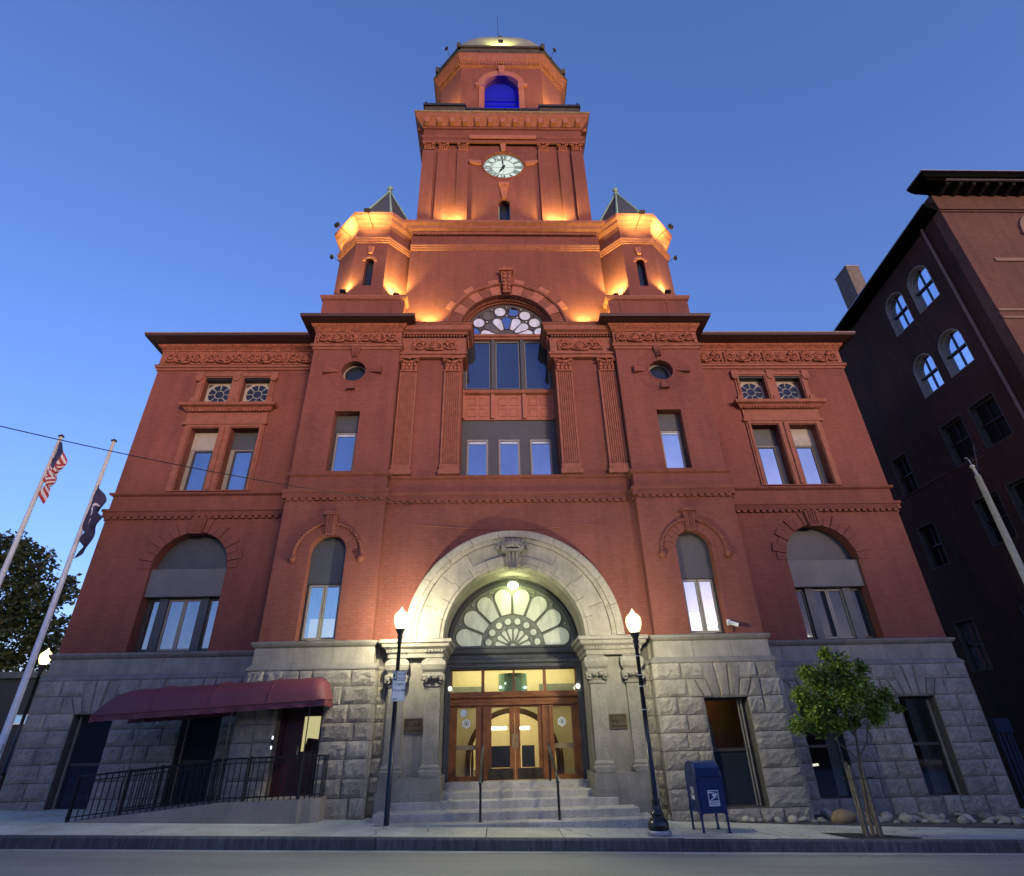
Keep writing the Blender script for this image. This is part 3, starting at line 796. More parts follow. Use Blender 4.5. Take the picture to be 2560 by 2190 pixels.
for c in (-1.09, 0, 1.09):
    for e in (-1, 1):
        for f in (0, 1):
            b = MB(); cx, cz = c+e*.2, 11.77+f*.46; b.prism(rect(cx-.15, cx+.15, cz-.17, cz+.17), y-.085, y-.061, [rect(cx-.12, cx+.12, cz-.14, cz+.14)]); b.build('panel_moulding', M['terra2'], SP)
b = MB(); b.sweep([(0, 12.50), (.10, 12.52), (.14, 12.56), (.14, 12.64), (.05, 12.72), (0, 12.74)], [(-1.63, y-.06), (1.63, y-.06)]); b.build('sill', M['terra'], CH)
b = MB(); b.prism(rect(-1.63, 1.63, 12.72, 15.05), y, y+.08, [rect(c-.44, c+.44, 12.82, 14.95) for c in (-1.09, 0, 1.09)])
for xx in (-.545, .545): b.box(xx-.06, xx+.06, y-.10, y, 12.74, 15.0)
WC2 = b.build('window', M['grey'], CH)
for c in (-1.09, 0, 1.09): sash(WC2, c-.45, c+.45, 12.80, 14.96, y+.03, .035, 'alu', 'glassd2')
b = MB(); b.sweep([(0, 15.0), (.10, 15.02), (.10, 15.10), (.16, 15.13), (.16, 15.22), (.0, 15.28)], [(-1.7, y-.0), (1.7, y-.0)]); b.build('transom', M['terra'], CH)

# ---- arch wall under the tower
y = A_Y
b = MB(); b.prism([(-3.92, 14.7), (-1.8, 14.7)]+arcpts(0, 15.15, 1.8, pi, 0, 28)+[(1.8, 14.7), (3.92, 14.7), (3.92, 20.5), (-3.92, 20.5)], y, y+.5, back=False)
for s in (-1, 1): b.box(*sorted((s*3.62, s*3.92)), y+.5, 8.6, 14.7, 20.5)
b.build('tower_lower_wall', M['brick'], CH)
b = MB(); b.box(-3.6, 3.6, 8.3, 8.6, 14.7, 20.5); b.build('tower_lower_wall', M['brick'], CH)
n = 15
for i in range(n):
    a0, a1 = pi*i/n+.004, pi*(i+1)/n-.004
    if i == n//2: continue
    if i % 2 == 0:
        b = MB(); b.prism(wedge(0, 15.15, 1.8, 2.24, a0, a1, 3), y-.05, y+.3); b.build('voussoir', M['terra2'], CH)
        b = MB(); b.prism(wedge(0, 15.15, 2.36, 2.62, a0+.02, a1-.02, 2), y-.025, y); b.build('arch_block', M['terra2'], CH)
    else:
        b = MB()
        for k in range(5): q0 = a0+(a1-a0)*k/5; b.prism(wedge(0, 15.15, 1.8, 2.24, q0+.002, q0+(a1-a0)/5-.010, 1), y-.035, y+.1)
        b.build('voussoir', M['terra'], CH)
b = MB(); b.prism(wedge(0, 15.15, 2.25, 2.36, 0, pi, 32), y-.10, y); b.prism(wedge(0, 15.15, 2.29, 2.33, 0, pi, 32), y-.13, y-.1); b.build('arch_moulding', M['terra'], CH)
b = MB(); b.prism(wedge(0, 15.15, 1.66, 1.802, 0, pi, 32), y+.30, y+.42)
b.build('arch_moulding', M['terra'], CH)
b = MB()
for k in range(60): a = pi*(k+.5)/60; b.prism(wedge(0, 15.15, 1.70, 1.80, a-.016, a+.016, 1), y+.20, y+.31)
tag(b.build('dentils', M['terra'], CH), kind='stuff')
b = MB(); b.prism([(-.13, 16.92), (.13, 16.92), (.22, 18.02), (-.22, 18.02)], y-.22, y); b.prism(rect(-.28, .28, 18.02, 18.16), y-.30, y)
b.smooth = True
for k in range(5):
    for e in (-1, 1): b.ball((e*.09, y-.24, 17.1+.2*k), .07, 6, 4, (1, .7, 1.2))
b.build('keystone', M['relief'], CH)
# fan light
def petal(cx, cz, a, r0, r1, w0, w1, n=6):
    L = [(r0, -w0), (r1-w1, -w1)]+[(r1-w1+w1*sin(pi*i/n), -w1*cos(pi*i/n)) for i in range(1, n)]+[(r1-w1, w1), (r0, w0)]
    return [(cx+u*cos(a)-v_*sin(a), cz+u*sin(a)+v_*cos(a)) for u, v_ in L]
def fanlight(cx, cz, R, y, frame, paneM, parts_, clip=0.0, tub=.0):
    b = MB(); b.prism([(cx-R, cz+clip), (cx+R, cz+clip)]+arcpts(cx, cz, R, 0 if not clip else .05, pi if not clip else pi-.05, 28), y, y+.06); W_ = b.build('fanlight', frame, CH)
    for i, pl in enumerate(parts_):
        pl = [(px, max(pz, cz+clip+.012)) for px, pz in pl]
        m_ = paneM[i % len(paneM)] if isinstance(paneM, list) else paneM
        pane(W_, pl, y-.012, m_, 'pane', .01)
        if tub:
            bb = MB(); bb.smooth = True; bb.tube([(px, y-.02, pz) for px, pz in pl], tub, 4, closed=True); bb.build('tracery_bar', frame, W_)
    return W_
ps = []
n = 8
for i in range(n): ps.append(arcpts(0+1.30*cos(pi*(i+.5)/n), 15.15+1.30*sin(pi*(i+.5)/n), .232, 0, 2*pi, 14)[:-1])
for i in range(7): ps.append(petal(0, 15.15, pi*(i+.5)/7, .40, 1.04, .075, .195))
for i in range(7): a = pi*(i+1)/8; ps.append(arcpts(1.09*cos(a), 15.15+1.09*sin(a), .055, 0, 2*pi, 6)[:-1])
for i in range(9): a = pi*(i)/8+.001; ps.append(arcpts(1.50*cos(a), 15.15+1.50*sin(a), .05, 0, 2*pi, 6)[:-1])
ps = [p_ for p_ in ps if max(q[1] for q in p_) > 15.25]
fanlight(0, 15.15, 1.68, 1.0, M['greentrim2'], [M['palepane'], M['palepane'], M['palepane'], M['glass'], M['palepane'], M['brokenpane'], M['palepane'], M['glass']], ps, .02, .018)

b = MB(); b.sweep([(0, 19.38), (.05, 19.40), (.05, 19.46), (.09, 19.49), (.09, 19.55), (.13, 19.58), (.13, 19.63), (0, 19.66)], [(-3.92, A_Y), (3.92, A_Y)]); b.build('string_course', M['terra'], CH)
b = MB(); b.sweep([(0, 20.30), (.06, 20.34), (.06, 20.42), (.20, 20.50), (.22, 20.62), (.34, 20.70), (.36, 20.82), (0, 20.95)], [(-3.92, 8.6), (-3.92, A_Y), (3.92, A_Y), (3.92, 8.6)]); b.build('cornice', M['terra'], CH)
b = MB()
for i in range(70): xx = -3.86+i*7.72/69; b.box(xx-.03, xx+.03, A_Y-.10, A_Y-.0, 20.24, 20.36)
tag(b.build('dentils', M['terra'], CH), kind='stuff')
b = MB(); b.box(-3.9, 3.9, .62, 8.5, 20.9, 20.97); b.build('roof', M['slate'], CH)
# ================================================================== tower shaft, belfry, dome (all parts of the hall)
CYT = 5.05
TW = 3.80
y = T_Y+.12
b = MB()
b.prism(rect(-TW+.05, TW-.05, 20.9, 28.2), y, y+.4, [archpoly(0, .26, 20.95, 22.86, 12), arcpts(0, 25.55, .955, 0, 2*pi, 36)[:-1]], back=False)
for s in (-1, 1): b.box(*sorted((s*(TW-.4), s*(TW-.05))), y+.4, 9.0, 20.9, 28.2)
b.box(-TW+.1, TW-.1, 8.8, 9.2, 20.9, 28.2)
b.build('tower_wall', M['brick'], CH)
b = MB(); b.prism(archpoly(0, .26, 20.95, 22.86, 12), y+.3, y+.34); Wt = b.build('window', M['glassd'], CH)
b = MB(); b.box(-.26, .26, y+.24, y+.3, 21.75, 21.85); b.box(-.26, -.22, y+.2, y+.3, 20.95, 22.9); b.box(.22, .26, y+.2, y+.3, 20.95, 22.9); b.build('window_bar', M['copper'], Wt)
b = MB(); b.prism([(-.08, 23.12), (.08, 23.12), (.20, 24.00), (-.20, 24.00)], y-.10, y); b.prism(rect(-.23, .23, 24.0, 24.14), y-.16, y); b.prism(rect(-.12, .12, 23.7, 23.9), y-.13, y-.1); b.build('keystone', M['terra2'], CH)
b = MB(); b.prism([(-.09, 26.56), (.09, 26.56), (.16, 27.2), (-.16, 27.2)], y-.14, y); b.build('keystone', M['terra2'], CH)
for s in (-1, 1):
    b = MB(); b.prism([(s*1.05, 25.50), (s*1.62, 25.62), (s*1.66, 25.80), (s*1.05, 25.72)], y-.12, y); b.build('side_block', M['terra2'], CH)
    for (xa, xb) in ((3.28, 3.84), (2.64, 3.13), (1.67, 2.19)):
        x0, x1 = sorted((s*xa, s*xb)); b = MB(); b.box(x0, x1, T_Y-.03 if xa > 3 else T_Y+.0, y, 20.9, 26.5)
        if xa > 3: b.box(*sorted((s*(xb-.1), s*xb)), T_Y, T_Y+.7, 20.9, 26.5)
        p = b.build('pilaster', M['brick'], CH)
        link('capital', CAPD, p, ((x0+x1)/2, y, 26.48), None, ((x1-x0)/.66, 1, .98))
# clock
CK = MB(); CK.prism(arcpts(0, 25.55, .97, 0, 2*pi, 48)[:-1], y+.12, y+.16); CK = CK.build('clock_face', M['clockface'], CH)
def ring(name, r0, r1, yy, d, mat, par, n=48):
    b = MB(); b.prism(arcpts(0, 25.55, r1, 0, 2*pi, n)[:-1], yy, yy+d, [arcpts(0, 25.55, r0, 0, 2*pi, n)[:-1]]); return b.build(name, M[mat], par)
ring('bezel', .955, 1.02, y-.04, .16, 'brick', CH)
ring('dial_ring', .875, .888, y+.105, .012, 'signk', CK); ring('dial_ring', .53, .548, y+.105, .012, 'signk', CK)
b = MB()
for k in range(60): a = 2*pi*k/60; b.prism(arcpts(.93*cos(a), 25.55+.93*sin(a), .026, 0, 2*pi, 6)[:-1], y+.106, y+.118)
tag(b.build('minute_dots', M['signk'], CK), kind='stuff')
b = MB(); b.box(-.53, .53, y+.108, y+.118, 25.545, 25.555); b.box(-.005, .005, y+.1085, y+.1185, 25.02, 26.08); b.build('dial_cross', M['signk'], CK)
for k, rn in enumerate(('XII', 'I', 'II', 'III', 'IIII', 'V', 'VI', 'VII', 'VIII', 'IX', 'X', 'XI')):
    a = pi/2-k*pi/6
    textmesh('numeral', rn, .46, M['rubber'], CK, (.71*cos(a), y+.108, 25.55+.71*sin(a)), (pi/2, -(a-pi/2), 0), sx=.62, bold=.012)
def hand(name, ang, L, wd):
    b = MB(); ca, sa = cos(ang), sin(ang)
    pts = [(-.16, -wd*.7), (-.16, wd*.7), (L*.55, wd), (L*.7, wd*.6), (L, 0.004), (L, -.004), (L*.7, -wd*.6), (L*.55, -wd)]
    b.prism([(u*ca-v_*sa, 25.55+u*sa+v_*ca) for u, v_ in pts], y+.085, y+.10); return b.build(name, M['rubber'], CK)
hand('hour_hand', radians(90-208), .50, .052); hand('minute_hand', radians(90+6), .80, .034)
b = MB(); b.prism(arcpts(0, 25.55, .075, 0, 2*pi, 14)[:-1], y+.075, y+.10); b.build('hand_hub', M['rubber'], CK)
# side pilasters
for s in (-1, 1):
    for ya in (2.0, 4.2, 6.6):
        b = MB(); b.box(*sorted((s*(TW-.06), s*(TW+.06))), ya, ya+.7, 20.9, 27.0); b.build('pilaster', M['brick'], CH)
sq = lambda h, y0=T_Y: [(-h, 8.9), (-h, y0), (h, y0), (h, 8.9)]
b = MB(); b.sweep([(0, 27.0), (.06, 27.02), (.08, 27.10), (.02, 27.14), (.02, 27.30), (.10, 27.42), (.10, 27.50), (.02, 27.55), (.02, 28.05), (.08, 28.08), (.12, 28.16), (0, 28.2)], sq(3.85)); b.build('entablature', M['brick'], CH)
b = MB(); b.prism(rect(-1.62, 1.62, 27.28, 27.52), T_Y-.12, T_Y); b.build('architrave', M['terra2'], CH)
b = MB(); b.sweep([(0, 28.18), (.12, 28.2), (.16, 28.30), (.36, 28.56), (.40, 28.60), (.43, 28.78), (.43, 28.84), (0, 28.95)], sq(3.86)); b.build('cornice', M['terra'], CH)
b = MB()
for i in range(13):
    xx = -3.72+i*7.44/12; b.prism([(xx-.10, 28.2), (xx+.10, 28.2), (xx+.13, 28.62), (xx-.13, 28.62)], T_Y-.36, T_Y-.10)
for s in (-1, 1):
    for i in range(12): yy = T_Y+.1+i*.62; b.box(*sorted((s*3.9, s*4.2)), yy, yy+.22, 28.22, 28.6)
b.build('modillions', M['terra2'], CH)['kind'] = 'stuff'
b = MB(); b.box(-3.8, 3.8, T_Y+.1, 9, 28.9, 28.97); b.build('roof', M['slate'], CH)
b = MB(); b.sweep([(.40, 28.83), (.47, 28.83), (.47, 28.92), (.40, 28.95)], sq(3.86)); b.build('gutter_lip', M['gilt'], CH)
# attic parapet with raised corner sections
b = MB(); b.prism([(-3.95, 28.9), (3.95, 28.9), (3.95, 30.05), (1.9, 30.05), (1.9, 29.78), (-1.9, 29.78), (-1.9, 30.05), (-3.95, 30.05)], T_Y+.0, T_Y+.35)
for s in (-1, 1): b.box(*sorted((s*3.6, s*3.95)), T_Y+.35, 9, 28.9, 30.05)
b.build('parapet', M['darkstone'], CH)
b = MB()
for s in (-1, 1): b.box(*sorted((s*1.85, s*4.02)), T_Y-.07, T_Y+.42, 30.05, 30.22)
b.box(-1.85, 1.85, T_Y-.04, T_Y+.40, 29.78, 29.92)
for i in range(11): b.box(-1.6+i*.31, -1.5+i*.31, T_Y-.06, T_Y, 29.62, 29.78)
b.build('parapet_coping', M['blackm'], CH)
# belfry, a square with cut corners
def cut(h, c=None, cy_=CYT):
    c = h*.357 if c is None else c
    f = h-c
    return [(-f, cy_-h), (f, cy_-h), (h, cy_-f), (h, cy_+f), (f, cy_+h), (-f, cy_+h), (-h, cy_+f), (-h, cy_-f)]
HB = 3.47; yB = CYT-HB
b = MB()
fr_ = HB-HB*.357
b.prism(rect(-fr_, fr_, 28.9, 35.4), yB, yB+.5, [archpoly(0, .93, 29.2, 33.30, 18)], back=False)
P8 = cut(HB)
for i in range(1, 8):
    p0, p1 = P8[i], P8[(i+1) % 8]
    b.add([(p0[0], p0[1], 28.9), (p1[0], p1[1], 28.9), (p1[0], p1[1], 35.4), (p0[0], p0[1], 35.4)], [(0, 1, 2, 3)])
b.build('belfry_wall', M['brick'], CH)
b = MB(); b.add([(q[0], q[1], 34.9) for q in cut(HB-.1)], [tuple(range(8))]); b.build('belfry_ceiling', M['brick'], CH)
b = MB(); b.prism(wedge(0, 33.30, .94, 1.28, 0, pi, 20), yB-.07, yB)
for s in (-1, 1): b.box(*sorted((s*.94, s*1.22)), yB-.05, yB, 29.5, 33.3); b.box(*sorted((s*.9, s*1.42)), yB-.14, yB, 33.08, 33.26)
b.build('window_surround', M['terra2'], CH)
b = MB(); b.prism([(-.10, 34.2), (.10, 34.2), (.2, 34.95), (-.2, 34.95)], yB-.16, yB); b.build('keystone', M['terra2'], CH)
# louvre screen with the blue light put into its base colour
b = MB(); b.prism(archpoly(0, .93, 29.2, 33.3, 18), yB+.42, yB+.46); BL = b.build('belfry_screen', M['bluelit'], CH)
b = MB()
for zz in (31.9, 32.35): b.box(-.93, .93, yB+.36, yB+.42, zz, zz+.05)
b.build('screen_bar', M['bluebar'], BL)
b = MB(); b.sweep([(0, 34.95), (.08, 35.0), (.10, 35.12), (.12, 35.2), (.3, 35.38), (.34, 35.55), (.42, 35.62), (.42, 35.72), (0, 35.85)], P8, closed=True); b.build('cornice', M['terra'], CH)
b = MB()
for i in range(8):
    p0, p1 = P8[i], P8[(i+1) % 8]
    if i in (0, 1, 7): run_teeth(b, p0, p1, 35.22, .135, .075, .13, .20)
tag(b.build('dentils', M['terra2'], CH), kind='stuff')
b = MB(); b.sweep([(.40, 35.72), (.48, 35.74), (.48, 35.86), (.38, 35.92), (.22, 35.95), (.22, 36.55), (.30, 36.58), (.30, 36.75), (0, 36.75)], P8, closed=True); b.build('parapet', M['darkstone'], CH)
for q in P8: b = MB(); b.box(q[0]*1.08-.11, q[0]*1.08+.11, CYT+(q[1]-CYT)*1.08-.11, CYT+(q[1]-CYT)*1.08+.11, 36.4, 36.84); b.build('parapet_block', M['darkstone'], CH)
b = MB(); b.smooth = False
prof = [(3.35, 36.6), (3.37, 37.2), (3.35, 37.8), (3.29, 38.3), (3.19, 38.8), (3.04, 39.25), (2.82, 39.65), (2.52, 40.0), (2.12, 40.28), (1.62, 40.5), (1.05, 40.65), (.4, 40.72)]
def sell(r, n=40, e=3.4):
    o_ = []
    for k in range(n):
        a = 2*pi*k/n+pi/n; ca, sa = cos(a), sin(a); q = (abs(ca)**e+abs(sa)**e)**(-1/e); o_.append((r*q*ca, CYT+r*q*sa))
    return o_
rings = [sell(r) for r, z in prof]; nn = 40
v = []; fs = []
for (r, z), ring in zip(prof, rings): v += [(q[0], q[1], z) for q in ring]
for k in range(len(prof)-1):
    for i in range(nn): j = (i+1) % nn; fs.append((k*nn+i, k*nn+j, (k+1)*nn+j, (k+1)*nn+i))
fs.append(tuple((len(prof)-1)*nn+i for i in range(nn)))
b.smooth = True
b.add(v, fs); DM = b.build('dome', M['dome'], CH)
b = MB(); b.tube([(0, CYT-3.36, 37.2), (0, CYT-3.3, 38.2), (0, CYT-2.9, 39.6), (0, CYT-1.95, 40.58)], .02, 4); b.build('cable', M['blackm'], DM)

# ---- corner turrets on the pavilions
def octo(a, cx, cyy=1.75):
    return [(cx+a/cos(pi/8)*cos(-5*pi/8+k*pi/4), cyy+a/cos(pi/8)*sin(-5*pi/8+k*pi/4)) for k in range(8)]
for s in (-1, 1):
    cx = s*5.40; A = 1.53
    b = MB(); b.box(*sorted((s*3.86, s*6.90)), .12, 3.6, 15.0, 16.28)
    for xx in (4.3, 6.1): b.box(*sorted((s*(xx-.03), s*(xx+.03))), .10, .14, 15.0, 16.28)
    b.build('turret_pedestal', M['brick'], CH)
    b = MB(); b.sweep([(0, 16.22), (.06, 16.26), (.10, 16.34), (.10, 16.42), (-.2, 16.46), (-3, 16.46)], [(s*5.38-1.52, 3.6), (s*5.38-1.52, .12), (s*5.38+1.52, .12), (s*5.38+1.52, 3.6)]); b.build('pedestal_coping', M['terra'], CH)
    P = octo(A, cx)
    b = MB()
    b.prism(rect(cx-A*.4142, cx+A*.4142, 16.3, 20.4), 1.75-A, 1.75-A+.3, [archpoly(cx, .165, 17.08, 18.38, 8)], back=False)
    for i in range(1, 8):
        p0, p1 = P[i], P[(i+1) % 8]
        b.add([(p0[0], p0[1], 16.3), (p1[0], p1[1], 16.3), (p1[0], p1[1], 20.4), (p0[0], p0[1], 20.4)], [(0, 1, 2, 3)])
    b.build('turret_wall', M['brick'], CH)
    b = MB(); b.prism(archpoly(cx, .165, 17.08, 18.38, 8), 1.75-A+.22, 1.75-A+.26); b.build('window', M['glassd'], CH)
    b = MB(); b.prism(wedge(cx, 18.38, .17, .28, 0, pi, 8), 1.75-A-.03, 1.75-A); b.build('arch_moulding', M['terra2'], CH)
    b = MB(); b.prism([(cx-.07, 18.75), (cx+.07, 18.75), (cx+.11, 19.12), (cx-.11, 19.12)], 1.75-A-.10, 1.75-A); b.build('keystone', M['terra2'], CH)
    b = MB(); b.sweep([(0, 19.38), (.05, 19.40), (.05, 19.46), (.09, 19.49), (.09, 19.55), (.13, 19.58), (.13, 19.64), (0, 19.68)], P, closed=True); b.build('string_course', M['terra2'], CH)
    b = MB(); b.sweep([(0, 20.22), (.08, 20.28), (.08, 20.36), (.22, 20.46), (.24, 20.56), (.34, 20.64), (.36, 20.80), (-.3, 20.92)], P, closed=True); b.build('cornice', M['terra2'], CH)
    Q = octo(1.58, cx)
    zt = 24.35
    b = MB(); b.add([(q[0], q[1], 20.85) for q in Q]+[(cx, 1.75, zt+.2)], [(i, (i+1) % 8, 8) for i in range(8)]); SPR = b.build('spire', M['slate'], CH)
    for q in Q:
        b = MB(); b.tube([(q[0], q[1], 20.86), (cx+(q[0]-cx)*.04, 1.75+(q[1]-1.75)*.04, zt+.08)], .065, 5, r1=.04); b.build('hip_ridge', M['copper'], SPR)
    b = MB(); b.lathe([(.17, 0), (.14, .15), (.06, .22), (.05, .32), (.11, .38), (.12, .46), (.05, .55), (.02, .68)], cx, 1.75, 8, zt-.02); b.ball((cx-.1, 1.75, zt+.42), .06, 6, 4); b.ball((cx+.1, 1.75, zt+.42), .06, 6, 4); b.build('finial', M['copper'], SPR)

# ================================================================== granite base
base_path = [(-13.15, 12), (-13.15, 1.30), (-6.93, 1.30), (-6.93, -.16), (-3.62, -.16), (-3.62, .22), (-3.36, .22)]
baseR = [(-q[0], q[1]) for q in reversed(base_path)]
WLOW = [(8.48, .52), (11.40, .53)]
openings = {}
for s in (-1, 1):
    hw = [rect(s*c-w_, s*c+w_, .08 if s > 0 else .2, 2.48) for c, w_ in WLOW]
    hp = [rect(s*5.40-.56, s*5.40+.56, .12 if s > 0 else .56, 2.5)]
    b = MB()
    xa, xb = sorted((s*6.93, s*13.13)); b.prism(rect(xa, xb, -.9, 3.44), 1.31, 1.75, hw, back=False)
    b.box(*sorted((s*12.8, s*13.13)), 1.75, 12, -.9, 3.44)
    xa, xb = sorted((s*3.64, s*6.91)); b.prism(rect(xa, xb, -.9, 3.44), -.145, .35, hp, back=False)
    b.box(*sorted((s*6.6, s*6.91)), .35, 1.75, -.9, 3.44)
    xa, xb = sorted((s*3.2, s*3.64)); b.box(xa, xb, .235, .6, -.9, 4.0)
    b.build('base_wall', M['mortar'], CH)
    bp = base_path if s < 0 else baseR
    b = MB(); b.sweep([(0, 3.32), (.035, 3.34), (.035, 3.38), (-.02, 3.45), (-.06, 3.48), (-.15, 3.5)], bp); b.build('base_moulding', M['granb'], CH)
    cp = [(-13.12, 12), (-13.12, W_Y-.04), (-6.87, W_Y-.04), (-6.87, -.06), (-3.74, -.06), (-3.74, .27), (-3.3, .27)]
    if s > 0: cp = [(-q[0], q[1]) for q in reversed(cp)]
    b = MB(); b.sweep([(-.06, 3.86), (.0, 3.90), (.05, 3.94), (.09, 4.0), (.09, 4.04), (-.06, 4.08)], cp); b.build('base_cap', M['granb'], CH)
    b = MB(); b.sweep([(-.05, 3.44), (-.05, 3.90)], cp); 
    b = MB(); b.sweep([(-.2, 3.46), (-.022, 3.46), (-.022, 3.90), (-.2, 3.90)], cp); b.build('base_wall', M['mortar'], CH)
    # smooth band stones
    def band(xa, xb, yy):
        n = max(1, round((xb-xa)/1.05)); wv = (xb-xa)/n
        for i in range(n):
            bb = MB(); bb.box(xa+i*wv+.004, xa+(i+1)*wv-.004, yy, yy+.12, 3.47, 3.895); bb.build('band_stone', M['gran'], CH)
    xa, xb = sorted((s*6.86, s*13.12)); band(xa, xb, W_Y-.05)
    xa, xb = sorted((s*3.74, s*6.87)); band(xa, xb, -.07)
    bb = MB(); bb.box(*sorted((s*3.72, s*3.745)), -.06, .3, 3.47, 3.895); bb.build('band_stone', M['gran'], CH)
    xa, xb = sorted((s*3.3, s*3.72)); bb = MB(); bb.box(xa, xb, .26, .4, 3.47, 3.895); bb.build('band_stone', M['gran'], CH)
# rock-faced stones
def rockdata(k):
    r = random.Random(k); nx, nz = 8, 5; v = []; fs = []
    ph = [r.uniform(0, 9) for _ in range(4)]
    for j in range(nz+1):
        for i in range(nx+1):
            u, z = i/nx, j/nz
            edge = i in (0, nx) or j in (0, nz)
            uu = u if i in (0, nx) else u+r.uniform(-.05, .05); zz = z if j in (0, nz) else z+r.uniform(-.05, .05)
            if i == 0: uu = .0+(r.uniform(0, .02) if 0 < j < nz else 0)
            if i == nx: uu = 1-(r.uniform(0, .02) if 0 < j < nz else 0)
            d = 0 if edge else -(.10+r.uniform(0, .13)+.05*sin(ph[0]+5*u)*sin(ph[1]+4*z))
            v.append((uu, d, zz))
    for j in range(nz):
        for i in range(nx):
            a = j*(nx+1)+i; fs.append((a, a+1, a+nx+2, a+nx+1))
    o = len(v); v += [(0, 1, 0), (1, 1, 0), (1, 1, 1), (0, 1, 1)]
    bot = list(range(nx+1)); top = [nz*(nx+1)+i for i in range(nx+1)]; lf = [j*(nx+1) for j in range(nz+1)]; rg = [j*(nx+1)+nx for j in range(nz+1)]
    fs += [tuple(reversed(bot))+(o, o+1), tuple(top)+(o+2, o+3), tuple(lf)+(o+3, o), tuple(reversed(rg))+(o+1, o+2)]
    b = MB(); b.add(v, fs); return b.data('rock_face', M['rock'])
RD = [rockdata(i) for i in range(14)]
rs = random.Random(11)
nst = 0
ROWS = [-.75, -.32, .11, .53, .92, 1.32, 1.71, 2.11, 2.52, 2.94, 3.335]
def stone(x0, x1, z0, z1, y, dp=.20, mirror=False):
    global nst
    g = .007
    zz0 = max(z0, -2)
    link('stone', rs.choice(RD), CH, (x0+g, y, z0+g), None, (x1-x0-2*g, dp, z1-z0-2*g)); nst += 1
def lay(xa, xb, y, holes, zmin=-.75):
    for r in range(len(ROWS)-1):
        z0, z1 = ROWS[r], ROWS[r+1]
        if z1 < gz((xa+xb)/2)-.16+.0 or z1 <= zmin: continue
        zc = (z0+z1)/2; segs = [(xa, xb)]
        for (h0, h1, hz0, hz1) in holes:
            if hz0 <= zc <= hz1:
                ns = []
                for (a, c) in segs:
                    if h1 <= a or h0 >= c: ns.append((a, c))
                    else:
                        if h0 > a+.05: ns.append((a, h0))
                        if h1 < c-.05: ns.append((h1, c))
                segs = ns
        for (a, c) in segs:
            L = c-a; n = max(1, round(L/rs.uniform(.62, .78)))
            cuts = [a]+[a+L*(i+rs.uniform(-.2, .2)+(.0 if r % 2 else .25*(n > 1)))/n for i in range(1, n)]+[c]
            for i in range(n): stone(cuts[i], cuts[i+1], z0, z1, y)
def fanlintel(xa, xb, y, z0=2.49, z1=3.33, ext=.40):
    wd = xb-xa; n = 5; zm = 2.94; sp = .36
    def xs_(k, z): # joint k at height z, leaning outwards
        t = (z-z0)/(z1-z0); return xa+wd*k/n+(k/n-.5)*2*sp*t
    P = [[(xa-ext, z0), (xa, z0), (xs_(0, zm), zm), (xa-ext, zm)], [(xb, z0), (xb+ext, z0), (xb+ext, zm), (xs_(n, zm), zm)]]
    for i in range(n):
        zt = z1 if i in (1, 2, 3) else zm
        P.append([(xs_(i, z0), z0), (xs_(i+1, z0), z0), (xs_(i+1, zt), zt), (xs_(i, zt), zt)])
    for pl in P: pillow(pl, y, .045, .3, 'lintel_stone', M['rock'])
def pillow(pl, y, h, dp, name, mat, gap=.006, par=None, ins=.82):
    cx = sum(p[0] for p in pl)/len(pl); cz = sum(p[1] for p in pl)/len(pl)
    def sh(p, g):
        return (p[0]+(g if cx > p[0] else -g)*.7, p[1]+(g if cz > p[1] else -g)*.7)
    a = [sh(p, gap*1.4) for p in pl]; n = len(a)
    inn = [(cx+(p[0]-cx)*ins, cz+(p[1]-cz)*ins) for p in a]
    v = [(p[0], y+dp, p[1]) for p in a]+[(p[0], y, p[1]) for p in a]+[(p[0], y-h*rs.uniform(.5, 1.2), p[1]) for p in inn]+[(cx, y-h*rs.uniform(.8, 1.3), cz)]
    fs = []
    for i in range(n):
        j = (i+1) % n; fs += [(i, j, n+j, n+i), (n+i, n+j, 2*n+j, 2*n+i), (2*n+i, 2*n+j, 3*n)]
    b = MB(); b.add(v, fs); return b.build(name, mat, par or CH)
for s in (-1, 1):
    xa, xb = sorted((s*6.95, s*13.14))
    hol = [(s*c-w_, s*c+w_, .09 if s > 0 else .15, 2.5) for c, w_ in WLOW]+[(s*c-w_-.40, s*c+w_+.40, 2.5, 2.9) for c, w_ in WLOW]+[(s*c-w_*.76, s*c+w_*.76, 2.95, 3.4) for c, w_ in WLOW]
    lay(xa, xb, 1.28, hol, -.75)
    for c, w_ in WLOW: fanlintel(s*c-w_, s*c+w_, 1.28)
    xa, xb = sorted((s*3.63, s*6.92))
    hol = [(s*5.40-.56, s*5.40+.56, .12, 2.5), (s*5.40-.56-.40, s*5.40+.56+.40, 2.5, 2.9), (s*5.40-.43, s*5.40+.43, 2.95, 3.4)]
    lay(xa, xb, -.17, hol, -.75)
    fanlintel(s*5.40-.56, s*5.40+.56, -.17)
    xa, xb = sorted((s*3.36, s*3.63)); lay(xa, xb, .20, [])
    # quoins returning along the inner side of the pavilion and the wing end
    for r in range(1, len(ROWS)-1):
        bb = MB(); z0, z1 = ROWS[r]+.007, ROWS[r+1]-.007
        bb.box(*sorted((s*3.60, s*3.64)), -.15, .20, z0, z1); bb.build('stone', M['rock'], CH)
        bb = MB(); bb.box(*sorted((s*6.90, s*6.97)), -.15, 1.3, z0, z1); bb.build('stone', M['rock'], CH)
        bb = MB(); bb.box(*sorted((s*13.1, s*13.17)), 1.3, 2.4, z0, z1); bb.build('stone', M['rock'], CH)
